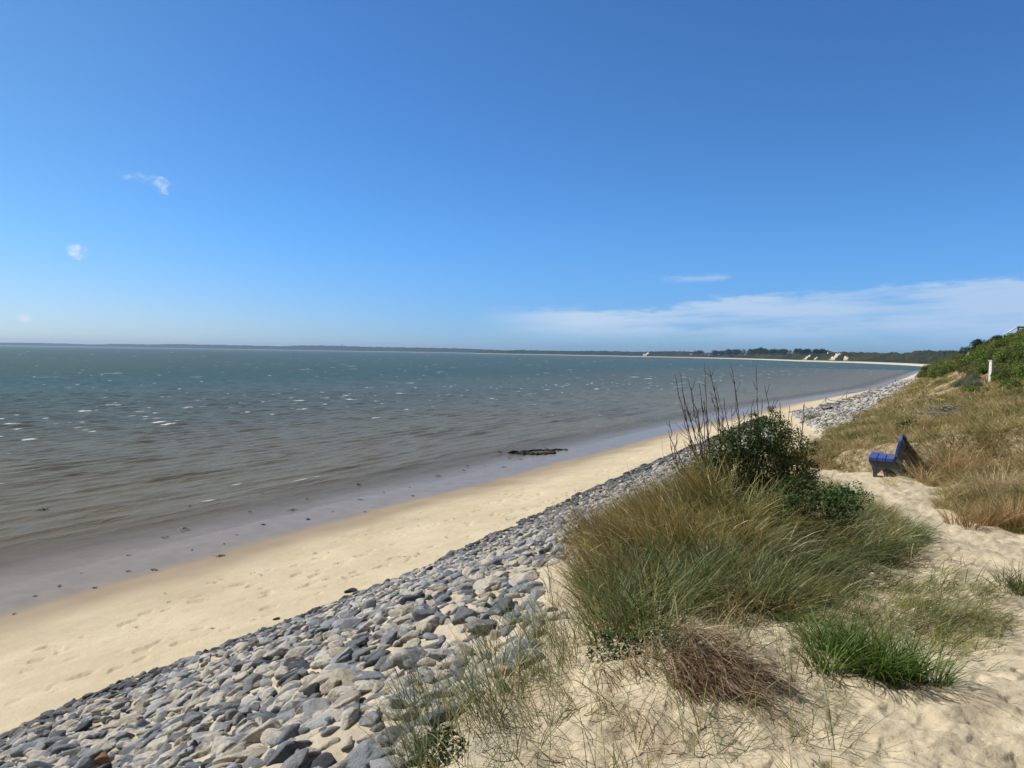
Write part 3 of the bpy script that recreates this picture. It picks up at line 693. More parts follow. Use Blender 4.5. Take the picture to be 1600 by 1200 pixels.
def mound_grass():
    rg = np.random.default_rng(77); sets = []
    S = rg.uniform(4.4, 16.5, 2600); N = rg.uniform(-4.6, 0.2, 2600); X, Y = to_xy(S, N)
    _, _, veg = masks(X, Y); ok = (rg.random(2600) < veg) & (N < path_left(S) + 0.15) & (S < 13.2)
    ok &= ~((S > 8.5) & (S < 11.3) & (N > -2.9) & (N < -1.1) & (rg.random(2600) < 0.85))
    for s, n, x, y in zip(S[ok], N[ok], X[ok], Y[ok]):
        far = s > 11.5
        wleft = float(sstep(-n, 1.5, 2.3)) * float(1 - sstep(s, 9.5, 12)); low = float(sstep(n, -1.9, -1.0)) * 0.45 + 0.15 * float(sstep(s, 9, 11))
        ox, oy = US * (s - 7.8) * 0.35 + UC * (n + 1.9), UC * (s - 7.8) * 0.35 - US * (n + 1.9)
        az = math.atan2(oy * 1.0 + 0.1, ox - 0.15)
        rag = gnoise(np.array([x * 1.1, x * 2.6]), np.array([y * 1.1, y * 2.6]), 405)
        if rag[1] > 0.42 and rg.random() < 0.7: continue
        hh = float(np.clip(0.95 + 0.55 * rag[0] + 0.3 * rag[1], 0.5, 1.45))
        k = rg.random(); m = 34 if far else 48; gr = float(sstep(n + 0.3 * rg.normal(), -2.1, -1.3))
        if k < 0.22 + 0.5 * wleft:                                     # golden heads leaning out over the stones
            sets.append(tuft(x, y, m + 20, 0.15, 0.52 * hh * (1 - low), 0.0055, 0.36, 0.75, mixc(OLIVE, GREEN, 0.35), mixc(mixc(GOLD, STRAW, 0.25), OLIVE, rg.uniform(0.0, 0.7)), az, 0.8, rng=rg))
        elif k < 0.84:                                                 # arching green marram
            sets.append(tuft(x, y, m, 0.15, 0.56 * hh * (1 - low), 0.0085, 0.45 + 0.4 * low, 1.25, mixc(GREEN, OLIVE, 0.25), mixc(mixc(GREEN, LYME, 0.3), OLIVE, rg.uniform(0.1, 0.9) * (1 - 0.6 * gr)), az, 1.1, rng=rg))
        else:                                                          # dead straw tangle low down
            sets.append(tuft(x, y, m // 2, 0.24, 0.45, 0.0075, 0.75, 1.2, mixc(RUST, STRAW, 0.4), mixc(STRAW, RUST, 0.2), az, 1.5, rng=rg))
        sets.append(tuft(x, y, 9, 0.2, 0.6 * hh * (1 - 0.6 * low), 0.0085, 0.6, 1.5, STRAW, mixc(STRAW, (0.66, 0.57, 0.38), 0.5), az, 1.1, rng=rg))
    # lyme grass, broader and bluish, at the front of the mound
    for _ in range(260):                                              # the front of the mound runs down over the sand
        s = rg.uniform(3.9, 5.9); n = rg.uniform(-2.35, -0.95); x, y = to_xy(s, n)
        if n > -1.35 and s < 4.9: continue
        if rg.random() > sstep(s + 0.35 * rg.normal(), 3.7, 4.7) or n < -2.0 - 0.5 * (s - 4.6): continue
        sets.append(tuft(x, y, 26, 0.14, 0.40, 0.007, 0.42, 1.1, mixc(GREEN, OLIVE, rg.random()), mixc(mixc(GREEN, LYME, 0.5), mixc(OLIVE, STRAW, 0.4), rg.random()), None, rng=rg))
        if rg.random() < 0.55: sets.append(tuft(x, y, 10, 0.12, 0.48, 0.009, 0.3, 0.9, (0.05, 0.09, 0.03), mixc(LYME, GREEN, 0.6), None, rng=rg))
        if rg.random() < 0.5: sets.append(tuft(x, y, 10, 0.2, 0.35, 0.006, 0.8, 1.1, mixc(STRAW, RUST, 0.3), STRAW, None, rng=rg))
    for _ in range(150):
        s = rg.uniform(6.4, 11.2); n = float(path_left(s)) + rg.uniform(-0.75, 0.02); x, y = to_xy(s, n)
        sets.append(tuft(x, y, 30, 0.15, 0.42, 0.0075, 0.6, 1.3, mixc(GREEN, (0.05, 0.085, 0.02), 0.4), mixc(GREEN, mixc(LYME, STRAW, 0.3), rg.random() * 0.8), -0.55, 0.8, rng=rg))
    # tall single stalks
    for (px, py, hh) in ((1042, 800, 1.25), (955, 860, 0.9), (1090, 880, 0.95), (1230, 850, 0.9), (1000, 830, 0.8), (960, 1010, 1.0), (870, 1000, 0.8)):
        h = hit(px, py)
        sets.append(tuft(h[0], h[1], 1, 0.01, hh, 0.007, 0.1, 0.25, OLIVE, mixc(STRAW, RUST, 0.4), math.pi * 0.85, 0.1, rng=rg, lj=0.05))
    tag(link('marram_grass', blade_mesh('marram_grass', sets), M_GRASS), 'tall olive and golden marram grass covering the mound beside the path', 'grass', None, 'stuff')
mound_grass()

def sparse_grass():
    rg = np.random.default_rng(78); sets = []
    for _ in range(560):
        s = rg.uniform(2.2, 6.6); n = rg.normal(-1.3, 1.05)
        x, y = to_xy(s, n); p = project([[x, y, ground_z(x, y)]])[0]
        lim = np.interp(p[1], [880, 960, 1050, 1200], [1450, 1530, 1330, 1330])
        if n < nt_(s) - 0.15 or p[0] > lim or y < 2.2: continue
        k = rg.random(); m = int(rg.integers(4, 15))
        c = (mixc(LYME, GREEN, rg.random()), mixc(OLIVE, GREEN, 0.5), STRAW, mixc(RUST, STRAW, 0.5))[0 if k < 0.42 else 1 if k < 0.66 else 2 if k < 0.86 else 3]
        sets.append(tuft(x, y, m, 0.09, rg.uniform(0.16, 0.42), 0.0042, rg.uniform(0.35, 1.0), 0.9, c, c, None if k < 0.6 else rg.uniform(0, 6.28), 0.5, rng=rg))
    # the creeping fringe reaching over the path on the right
    for _ in range(300):
        px = rg.uniform(1210, 1550); py = np.interp(px, [1180, 1300, 1400, 1540], [905, 925, 940, 968]) + rg.normal(0, 34)
        h = hit(px, py)
        sets.append(tuft(h[0], h[1], int(rg.integers(7, 18)), 0.10, 0.27, 0.0055, 0.85, 0.7, mixc(GREEN, OLIVE, rg.random()), mixc(GREEN, STRAW, rg.random() * 0.5), rg.uniform(-1.2, 0.9), 0.6, rng=rg))
    # a bed of lyme grass between the stones and the sand at the bottom
    for _ in range(55):
        px = rg.uniform(640, 900); py = np.interp(px, [640, 760, 900], [1185, 1090, 1010]) + rg.normal(0, 48)
        h = hit(px, min(py, 1210))
        sets.append(tuft(h[0], h[1], 16, 0.10, 0.36, 0.0042, 0.4, 0.9, mixc(OLIVE, LYME, rg.random()), mixc(LYME, STRAW, rg.random() * 0.5), math.pi * rg.uniform(0.6, 1.2), 0.8, rng=rg))
    tag(link('sparse_dune_grass', blade_mesh('sparse_dune_grass', sets), M_GRASS), 'thin scattered grass stems growing through the pale sand in front', 'grass', None, 'stuff')
    # bits of dead stem lying on the sand
    m = 900; s = rg.uniform(2.2, 15, m); n = rg.uniform(-2.5, 1.6, m); x, y = to_xy(s, n)
    b = blades(np.stack([x, y, height(x, y) + 0.006], 1), rg.uniform(0, 6.28, m), np.full(m, 1.45), rg.normal(0, 0.1, m), rg.uniform(0.02, 0.14, m), np.full(m, 0.005), jitter((0.12, 0.09, 0.06), m, 0.6, rg), jitter((0.14, 0.1, 0.07), m, 0.6, rg), 2, rg)
    tag(link('plant_litter', blade_mesh('plant_litter', [b]), M_GRASS), 'dark bits of dead stem strewn over the sandy path', 'litter', None, 'stuff')
sparse_grass()

def dune_grass():
    rg = np.random.default_rng(79); sets = []; n_t = 0
    while n_t < 3600:
        m = 4000; r = np.exp(rg.uniform(math.log(8.5), math.log(120), m)); th = np.radians(rg.uniform(14, 38.5, m))
        X, Y = r * np.sin(th), r * np.cos(th); s, n, veg = masks(X, Y)
        hl = hill(X, Y) / 4.7
        ok = (rg.random(m) < veg) & ((n > path_right(s) + 0.12) | (s > 19.6)) & (rg.random(m) > sstep(hl, 0.16, 0.34)) & ~((X > 18) & (r < 30) & (gnoise(X * 0.35, Y * 0.35, 401) > 0.55))
        for x, y, d, s_, n_ in zip(X[ok], Y[ok], r[ok], s[ok], n[ok]):
            k = rg.random(); pt, cl = gnoise(np.array([x * 0.16, x * 0.75]), np.array([y * 0.16, y * 0.75]), 403)
            if cl < -0.30 and d < 45 and rg.random() < 0.8: continue                      # sandy gaps between the clumps
            if gnoise(np.array([x * 0.33 + 4]), np.array([y * 0.22]), 409)[0] > 0.22: k = 0.36 + 0.3 * k
            f = float(np.clip(0.5 + 0.9 * pt, 0, 1)); w_ = max(0.008, d * 0.00055); m_ = int(np.interp(d, [8, 20, 60, 120], [60, 42, 30, 22])); rad = 0.15 + d * 0.004; L = rg.uniform(0.24, 0.5) * (0.8 + 0.4 * f) * (0.78 if d < 17 else 1.0)
            if s_ > 19 and s_ < 24 and n_ < 0.5: L *= 0.6
            if k < 0.36: c0, c1 = mixc(OLIVE, STRAW, 0.3), mixc(OLIVE, (0.50, 0.39, 0.19), f)
            elif k < 0.60: c0, c1 = mixc(GREEN, OLIVE, 0.4), mixc(OLIVE, GREEN, 0.5)
            elif k < 0.94: c0, c1 = mixc(STRAW, OLIVE, 0.25), mixc((0.62, 0.52, 0.32), (0.50, 0.38, 0.18), f)
            else: c0, c1 = mixc(RUST, OLIVE, 0.3), mixc((0.45, 0.28, 0.12), RUST, 0.4)
            sets.append(tuft(x, y, m_, rad, L, w_, 0.55, 1.2, c0, c1, math.pi * 1.1, 1.8, rng=rg, nseg=3)); n_t += 1
            if n_t >= 3600: break
    for (px, py) in ((1384, 752), (1394, 751), (1403, 748), (1410, 745), (1416, 740), (1388, 757)):
        h = hit(px, py); sets.append(tuft(h[0], h[1], 34, 0.16, 0.24, 0.008, 0.6, 1.1, mixc(STRAW, OLIVE, 0.4), mixc(OLIVE, STRAW, 0.6), None, rng=rg))
    tag(link('dune_grass', blade_mesh('dune_grass', sets), M_GRASS), 'dry straw and olive dune grass on the slope behind the blue bench', 'grass', None, 'stuff')
dune_grass()

def single_tuft(name, px, py, sets, label, cat_, mat=None, group=None):
    h = hit(px, py)
    me = blade_mesh(name, sets(h[0], h[1]), loc=h)
    return tag(link(name, me, mat or M_GRASS, loc=h), label, cat_, group)
T_ = np.random.default_rng(80)
G_TUFTS = 'separate grass tufts around the path'
def multi(x, y, spread, k, fn, sx=1.0): return [fn(x + T_.normal(0, spread) * sx, y + T_.normal(0, spread)) for _ in range(k)]
def skirt(x, y):
    out = []
    for _ in range(95):
        a, b = T_.normal(0, 0.15), T_.uniform(-0.16, 0.16); a += 0.25 * (0.16 - b)
        top = np.interp(b, [-0.16, 0.16], [0.0, 0.17]) * math.exp(-(a / 0.3) ** 2) + 0.01; k = T_.random()
        z = ground_z(x + a, y + b) + top
        c = mixc((0.27, 0.165, 0.10), (0.56, 0.44, 0.30), T_.random() ** 1.4)
        if k < 0.8: out.append(tuft(x + a, y + b, 15, 0.05, T_.uniform(0.16, 0.30), 0.0062, 1.25, 0.75, mixc(c, (0.14, 0.085, 0.05), 0.35), c, -1.15 + 0.9 * a, 0.38, z=z, rng=T_, lj=0.6, cj=0.5))
        else: out.append(tuft(x + a, y + b, 9, 0.08, T_.uniform(0.12, 0.24), 0.006, 1.1, 0.6, c, mixc(c, STRAW, 0.5), None, z=z, rng=T_, lj=0.6, cj=0.5))
    for _ in range(12):
        a, b = T_.normal(-0.08, 0.16), T_.uniform(0.1, 0.26)
        out.append(tuft(x + a, y + b, 12, 0.07, 0.36, 0.0075, 0.5, 1.2, (0.06, 0.10, 0.03), mixc(GREEN, LYME, T_.random()), -1.2, 1.2, rng=T_))
    return out
single_tuft('dry_grass_tuft', 1085, 1048, skirt, 'dead brown grass fringe hanging from the front of the mound over the sand', 'grass tuft', None, G_TUFTS)
single_tuft('green_grass_tuft', 1350, 1046, lambda x, y: multi(x, y, 0.095, 19, lambda a, b: tuft(a, b, 55, 0.08, 0.31, 0.007, 0.42, 1.0, (0.06, 0.12, 0.025), mixc((0.10, 0.20, 0.035), (0.24, 0.29, 0.07), T_.random()), rng=T_), 1.15) + multi(x, y, 0.12, 9, lambda a, b: tuft(a, b, 16, 0.1, 0.25, 0.006, 0.9, 1.0, RUST, STRAW, rng=T_), 1.5), 'bright green grass tuft standing alone on the sand by the path', 'grass tuft', None, G_TUFTS)
single_tuft('golden_grass_tuft', 1566, 822, lambda x, y: multi(x, y, 0.20, 14, lambda a, b: tuft(a, b, 75, 0.14, 0.38, 0.0075, 0.35, 0.9, (0.40, 0.24, 0.10), mixc((0.50, 0.325, 0.14), STRAW, T_.random() * 0.6), rng=T_), 1.5), 'orange brown dry tuft at the right edge beyond the path', 'grass tuft', None, G_TUFTS)
single_tuft('low_grass_tuft', 1603, 925, lambda x, y: multi(x, y, 0.09, 8, lambda a, b: tuft(a, b, 45, 0.08, 0.28, 0.005, 0.5, 1.0, GREEN, mixc(GREEN, (0.14, 0.17, 0.05), 0.4), rng=T_)), 'small green tuft half cut off by the right edge of the photo', 'grass tuft', None, G_TUFTS)
single_tuft('low_grass_tuft', 1270, 656, lambda x, y: multi(x, y, 0.22, 7, lambda a, b: tuft(a, b, 50, 0.2, 0.5, 0.013, 0.4, 0.9, GREEN, mixc(GREEN, OLIVE, 0.4), rng=T_)), 'lone green tuft on white sand before the second stone slope', 'grass tuft', None, G_TUFTS)
single_tuft('reddish_grass_tuft', 1298, 722, lambda x, y: multi(x, y, 0.3, 12, lambda a, b: tuft(a, b, 60, 0.2, 0.36, 0.006, 0.5, 1.0, mixc(RUST, OLIVE, 0.4), mixc((0.38, 0.22, 0.10), STRAW, 0.3), rng=T_), 1.2), 'reddish dry grass tuft at the path end left of the bench', 'grass tuft', None, G_TUFTS)
single_tuft('brown_grass_tuft', 1510, 740, lambda x, y: multi(x, y, 0.28, 14, lambda a, b: tuft(a, b, 70, 0.18, 0.70, 0.009, 0.4, 1.35, mixc(STRAW, RUST, 0.4), mixc(STRAW, GOLD, T_.random() * 0.6), rng=T_), 1.2), 'large arching straw coloured tuft right of the blue bench', 'grass tuft', None, G_TUFTS)
single_tuft('straw_grass_tuft', 1570, 772, lambda x, y: multi(x, y, 0.2, 10, lambda a, b: tuft(a, b, 70, 0.15, 0.58, 0.008, 0.4, 1.35, mixc(STRAW, RUST, 0.5), mixc(STRAW, RUST, T_.random() * 0.5), rng=T_), 1.2), 'brown and straw tuft on the bank above the orange tuft', 'grass tuft', None, G_TUFTS)

# ------------------------------------------------------------------ leafy plants
def leaf_cloud(spheres, per, size, cols, seed, shell=0.55, fold=0.35):
    """small folded leaves filling soft-edged clumps; spheres: (x,y,z,r)"""
    rg = np.random.default_rng(seed); V, Q, C = [], [], []; off = 0
    for (x, y, z, r) in spheres:
        n = int(per * (r / 0.35) ** 2); d = rg.normal(size=(n, 3)); d /= np.linalg.norm(d, axis=1)[:, None]
        rad = r * (shell + (1 - shell) * rg.random(n) ** 0.6) * (1 + 0.22 * gnoise(d[:, 0] * 3 + x * 5, d[:, 1] * 3 + d[:, 2] * 2, seed))
        P = np.array([x, y, z]) + d * rad[:, None]
        N = d * 0.7 + rg.normal(size=(n, 3)) * 0.75 + np.array([0, 0, 0.35]); N /= np.linalg.norm(N, axis=1)[:, None]
        A = np.cross(N, rg.normal(size=(n, 3))); A /= np.maximum(np.linalg.norm(A, axis=1), 1e-6)[:, None]; B = np.cross(N, A)
        l = size * rg.uniform(0.6, 1.3, n)[:, None]
        q = np.stack([P - A * l, P + B * l * 0.42 + N * l * fold * 0.3, P + A * l, P - B * l * 0.42 + N * l * fold * 0.3], 1)
        ok = P[:, 2] > 0.01
        q = q[ok]; V.append(q.reshape(-1, 3)); Q.append(off + np.arange(len(q) * 4).reshape(-1, 4)); off += len(q) * 4
        base = np.array(cols[rg.integers(0, len(cols))]); c = base[None] * rg.uniform(0.65, 1.35, (len(q), 1)); C.append(np.repeat(c, 4, 0))
    return np.concatenate(V), np.concatenate(Q), np.concatenate(C)
def twig_pts(p0, p1, wob, k, rg):
    p0, p1 = np.array(p0), np.array(p1); out = []
    b1, b2 = rg.normal(0, wob, 3), rg.normal(0, wob, 3)
    for i in range(k + 1):
        t = i / k; out.append(p0 * (1 - t) + p1 * t + b1 * math.sin(math.pi * t) + b2 * math.sin(2 * math.pi * t) * 0.5 + (rg.normal(0, wob * 0.16, 3) if 0 < i else 0))
    return out
# the dark leafy shrub on the mound
rgs = np.random.default_rng(91)
sb = onY(1205, 795, 9.1); sb[2] = ground_z(sb[0], sb[1])
shrub = empty('rose_shrub', sb, 'dense dark green shrub on top of the grassy mound', 'shrub')
def at_shrub(px, py, dY=0.0): return onY(px, py, sb[1] + dY) - sb
sph = []
for (px, py, r) in ((1105, 735, 0.24), (1130, 705, 0.22), (1165, 690, 0.25), (1200, 680, 0.24), (1235, 700, 0.25), (1150, 740, 0.30), (1195, 725, 0.33), (1240, 740, 0.27), (1110, 775, 0.22), (1170, 780, 0.30), (1225, 775, 0.30), (1262, 735, 0.16), (1258, 765, 0.18), (1085, 760, 0.16), (1215, 655, 0.11), (1190, 662, 0.10), (1140, 680, 0.12), (1225, 668, 0.10), (1092, 785, 0.2), (1072, 742, 0.10), (1270, 700, 0.09), (1178, 650, 0.07), (1205, 640, 0.06)):
    for dY in ((-0.22, 0.25) if r > 0.2 else (0.0,)): sph.append((*at_shrub(px, py, dY), r))
V, Q, C = leaf_cloud(sph, 1900, 0.019, [(0.055, 0.09, 0.02), (0.075, 0.115, 0.026), (0.105, 0.13, 0.03), (0.032, 0.058, 0.016), (0.16, 0.155, 0.045), (0.065, 0.1, 0.022)], 5, 0.45)
link('crown', new_mesh('crown', V, Q, C, smooth=False), M_LEAF, shrub)
for k in range(9):
    a = at_shrub(1110 + 18 * k, 812, rgs.uniform(-0.2, 0.2)); b = at_shrub(1095 + 20 * k, 700 + rgs.uniform(-20, 30), rgs.uniform(-0.3, 0.3))
    MB().tube(twig_pts(a, b, 0.05, 7, rgs), np.linspace(0.012, 0.004, 8), 5).build('stem', M_TWIG, shrub, True)
# bare twigs standing out of it
bare = empty('leafless_bush', sb + np.array([-0.45, 0.1, 0]), 'leafless bush of tall thin twigs rising against the water', 'bush')
ob = np.array(bare.location) - sb
def bare_at(px, py, dY): return onY(px, py, sb[1] + dY) - np.array(bare.location)
tips = [(1055, 586), (1062, 581), (1074, 592), (1102, 566), (1106, 572), (1140, 566), (1092, 595), (1148, 596), (1182, 572), (1194, 602), (1176, 624), (1218, 629), (1233, 633), (1258, 632), (1045, 657), (1048, 696), (1068, 657), (1058, 680), (1121, 610), (1110, 612), (1191, 623), (1178, 633), (1238, 644), (1085, 640), (1128, 650), (1099, 625), (1161, 640), (1072, 635), (1080, 605), (1115, 598), (1132, 622), (1067, 612), (1090, 660), (1143, 635), (1156, 660), (1205, 640), (1078, 690), (1060, 720), (1104, 680), (1120, 660)]
for (px, py) in tips:
    dY = rgs.uniform(-0.35, 0.45); bx = 1100 + (px - 1055) * 0.62 + rgs.uniform(-10, 10)
    a, b = bare_at(bx, 790, dY * 0.5), bare_at(px, py, dY)
    pts = twig_pts(a, b, 0.045, 12, rgs); mb = MB().tube(pts, np.linspace(0.0095, 0.0036, 13), 5)
    for j in range(int(rgs.integers(4, 9))):
        i = int(rgs.integers(3, 12)); p = np.array(pts[i]); d = np.array(pts[min(i + 1, 12)]) - np.array(pts[i - 1]); d /= np.linalg.norm(d)
        e = rgs.normal(size=3); e -= d * (e @ d); e /= np.linalg.norm(e); l = rgs.uniform(0.05, 0.30) * (1 - i / 18)
        q = [p, p + (d * 0.55 + e * 0.6) * l * 0.5, p + (d * 1.2 + e * 0.85) * l]
        mb.tube(q, [0.0055, 0.004, 0.0026], 4)
    mb.build('stem', M_TWIG, bare, True)

def plant(name, px, py, spheres, per, size, cols, seed, label, cat_, group=None, rz=0):
    h = hit(px, py); V, Q, C = leaf_cloud(spheres, per, size, cols, seed)
    return tag(link(name, new_mesh(name, V, Q, C, smooth=False), M_LEAF, loc=h - np.array([0, 0, 0.03]), rz=rz), label, cat_, group)
fresh = [(0.06, 0.15, 0.028), (0.045, 0.115, 0.025), (0.085, 0.17, 0.035)]
pw = plant('beach_rose', 1322, 800, [(-0.14, 0, 0.26, 0.2), (0.1, 0.05, 0.28, 0.21), (0.0, -0.1, 0.22, 0.2), (0.24, 0, 0.2, 0.17), (-0.27, 0.05, 0.18, 0.16)], 950, 0.022, fresh, 21, 'low fresh green plant with white blossoms at the path side', 'plant')
for k in range(9):
    a = random.uniform(0, 6.28); rr = random.uniform(0.02, 0.2); mb = MB()
    for j in range(5):
        t = j * 2 * math.pi / 5; mb.box((0.012 * math.cos(t), 0.012 * math.sin(t), 0.002), (0.015, 0.011, 0.004), Matrix.Rotation(t, 3, 'Z') @ Matrix.Rotation(-0.3, 3, 'Y'))
    b = mb.build('blossom', M_WHITE, pw); b.location = (rr * math.cos(a), rr * math.sin(a) - 0.08, random.uniform(0.38, 0.47)); b.rotation_euler = (random.uniform(0.2, 0.9), random.uniform(-.3, .3), 0)
plant('beach_rose', 1268, 838, [(-0.34, 0, 0.36, 0.24), (-0.1, 0.05, 0.44, 0.27), (0.14, 0, 0.36, 0.27), (0.34, 0.1, 0.3, 0.22), (0.05, -0.22, 0.28, 0.24), (-0.3, -0.12, 0.24, 0.22)], 850, 0.024, [(0.035, 0.09, 0.02), (0.05, 0.12, 0.026), (0.035, 0.075, 0.02)], 22, 'dark green leafy plant in the hollow below the shrub', 'plant')
plant('beach_rose', 1215, 805, [(-0.14, 0, 0.2, 0.19), (0.05, 0, 0.24, 0.2), (0.2, 0, 0.2, 0.19)], 800, 0.022, [(0.03, 0.075, 0.018), (0.045, 0.09, 0.022)], 23, 'green leafy plant right under the front of the shrub', 'plant')
plant('sea_rocket', 958, 1022, [(-0.06, 0, 0.05, 0.09), (0.03, 0.02, 0.06, 0.10), (0.10, 0, 0.04, 0.08)], 2600, 0.014, [(0.03, 0.065, 0.02), (0.045, 0.085, 0.025)], 24, 'small dark green plant left of the dead brown tuft', 'plant')
plant('sea_rocket', 682, 1190, [(-0.04, 0, 0.06, 0.1), (0.04, 0.02, 0.07, 0.1), (0.0, 0.06, 0.05, 0.1)], 2000, 0.016, [(0.035, 0.07, 0.02), (0.05, 0.095, 0.03)], 25, 'small green plant between stones and grass at the bottom edge', 'plant')
plant('sea_rocket', 1419, 674, [(-0.16, 0, 0.10, 0.24), (0.12, 0.05, 0.12, 0.26), (0.35, 0.1, 0.08, 0.2)], 500, 0.045, [(0.03, 0.06, 0.02), (0.04, 0.08, 0.025)], 26, 'dark green leafy patch in the dune grass behind the bench', 'plant')

# bushes on the big dune
def bush_mesh(name, seed, cols, leaf, wide=0.75, high=0.55, n=9, per=420):
    rg = np.random.default_rng(seed); sp = []
    for k in range(n):
        a = rg.uniform(0, 6.28); r = rg.uniform(0, wide * 0.75); rr = rg.uniform(0.26, 0.42)
        sp.append((r * math.cos(a), r * math.sin(a), rg.uniform(0.15, high) * (1 - 0.4 * r / wide), rr))
    V, Q, C = leaf_cloud(sp, per, leaf, cols, seed, 0.5)
    me = new_mesh(name, V, Q, C, smooth=False); me.materials.append(M_LEAF); return me
GREENS = [(0.135, 0.20, 0.035), (0.10, 0.165, 0.03), (0.18, 0.21, 0.05), (0.08, 0.12, 0.026)]
OLIVES = [(0.14, 0.15, 0.04), (0.11, 0.13, 0.035), (0.17, 0.15, 0.05)]
GREYS = [(0.14, 0.165, 0.115), (0.11, 0.135, 0.09), (0.17, 0.185, 0.14)]
DARKS = [(0.016, 0.034, 0.013), (0.022, 0.045, 0.016), (0.03, 0.055, 0.018)]
KINDS_ = {'rose_bush': [bush_mesh('rose_bush', 500 + k, GREENS, 0.05) for k in range(3)], 'olive_bush': [bush_mesh('olive_bush', 510 + k, OLIVES, 0.045) for k in range(2)],
          'willow_bush': [bush_mesh('willow_bush', 520 + k, GREYS, 0.042, 0.8, 0.6, 9, 330) for k in range(2)], 'juniper_bush': [bush_mesh('juniper_bush', 530 + k, DARKS, 0.045, 0.8, 0.7, 10, 520) for k in range(2)]}
BUSH_LABEL = {'rose_bush': 'bright green bush merging into the thicket on the big dune', 'olive_bush': 'olive green bush in the thicket high on the big dune', 'willow_bush': 'grey green bush left of the white post', 'juniper_bush': 'dark bush standing against the sky on the dune crest'}
rgb_ = np.random.default_rng(99); placed = []
def put_bush(kind, px, py, sc, lab=None, push=0.0, group='bushes on the big dune'):
    h = hit(px, py)
    if h is None or not (20 < h[1] < 160) or (1538 < px < 1566 and 584 < py < 612): return False
    d = h[:2] / np.linalg.norm(h[:2]); x, y = h[:2] + d * push
    if any((x - a) ** 2 + (y - b) ** 2 < (0.62 * sc) ** 2 for a, b in placed): return False
    placed.append((x, y)); me = KINDS_[kind][int(rgb_.integers(0, len(KINDS_[kind])))]
    o = link(kind, me, loc=(x, y, ground_z(x, y) - 0.12)); o.rotation_euler = (0, 0, rgb_.uniform(0, 6.28)); o.scale = (sc, sc, sc * rgb_.uniform(0.8, 1.05))
    tag(o, lab or BUSH_LABEL[kind], 'bush', group); return True
HILL_FOOT = lambda px: float(np.interp(px, [1440, 1470, 1500, 1530, 1560, 1600], [592, 590, 578, 588, 600, 592]))
HILL_TOP = lambda px: float(np.interp(px, [1440, 1460, 1480, 1510, 1540, 1570, 1600], [574, 566, 556, 545, 533, 526, 520]))
for (px, py, sc, k, push) in ((1522, 530, 1.5, 'juniper_bush', 1.5), (1513, 537, 1.3, 'juniper_bush', 1.2), (1534, 527, 1.7, 'juniper_bush', 2.0), (1545, 526, 1.5, 'juniper_bush', 2.0), (1560, 524, 1.6, 'juniper_bush', 2.2), (1572, 523, 1.3, 'juniper_bush', 2.0), (1472, 566, 1.1, 'juniper_bush', 0.5), (1500, 548, 1.0, 'juniper_bush', 1.0)):
    put_bush(k, px, py + 4, sc, None, push)
for (px, py) in ((1519, 588), (1508, 596), (1527, 594), (1498, 603), (1534, 580), (1514, 605), (1541, 566), (1552, 556), (1530, 604), (1522, 573), (1545, 574)): put_bush('willow_bush', px, py, 0.8)
for _ in range(900):
    px = rgb_.uniform(1436, 1640); t = rgb_.random(); py = HILL_TOP(px) * (1 - t) + HILL_FOOT(px) * t
    crest = t < 0.12
    k = 'olive_bush' if (rgb_.random() < 0.33 and px < 1590) else 'rose_bush'
    if crest and px < 1500 and rgb_.random() < 0.5: k = 'juniper_bush'
    lab = None
    if k == 'rose_bush' and t > 0.8: lab = 'bright green bush at the foot of the big dune'
    put_bush(k, px, py, rgb_.uniform(0.8, 1.3), lab)
for (px, py, sc) in ((1512, 613, 0.7), (1520, 616, 0.7), (1524, 611, 0.6), (1574, 606, 0.8), (1585, 610, 0.8), (1597, 606, 0.9), (1592, 618, 0.7)): put_bush('rose_bush', px, py, sc, 'low green bush in the dry grass below the white post')

# ------------------------------------------------------------------ the blue bench
def bench():
    b0 = hit(1351, 744); ang = math.atan2(ray(1385, 720)[0], ray(1385, 720)[1]) + R(2.0)
    root = empty('park_bench', (b0[0] + 0.12, b0[1] + 0.1, b0[2] - 0.03), 'blue slatted bench on dark curved side panels facing the sea', 'bench', rz=-ang)
    side = [(0.10, 0.0), (0.16, 0.0), (0.20, 0.10), (0.27, 0.19), (0.36, 0.235), (0.44, 0.22), (0.52, 0.15), (0.58, 0.06), (0.62, 0.0), (0.74, 0.0), (0.73, 0.12), (0.685, 0.24), (0.67, 0.34), (0.70, 0.46), (0.735, 0.58), (0.745, 0.70), (0.73, 0.80), (0.695, 0.865), (0.655, 0.885),
            (0.625, 0.86), (0.60, 0.74), (0.585, 0.60), (0.555, 0.44), (0.535, 0.375), (0.0, 0.375), (0.02, 0.33), (0.075, 0.24), (0.105, 0.13)]
    L = 1.35
    for y0 in (0.0, L - 0.07): MB().prism(side, y0, y0 + 0.07, 0.006).build('side_panel', M_CONC, root)
    for k in range(3): MB().box((0.085 + 0.175 * k, L / 2, 0.412), (0.163, L + 0.06, 0.072), None, 0.008).build('seat_slat', M_BLUE, root)
    for (x0, z0, x1, z1) in ((0.555, 0.53, 0.575, 0.68), (0.585, 0.71, 0.625, 0.86)):
        a = math.atan2(x1 - x0, z1 - z0); ln = math.hypot(x1 - x0, z1 - z0)
        MB().box(((x0 + x1) / 2, L / 2, (z0 + z1) / 2), (0.06, L + 0.06, ln), Matrix.Rotation(a, 3, 'Y'), 0.008).build('back_slat', M_BLUE, root)
bench()

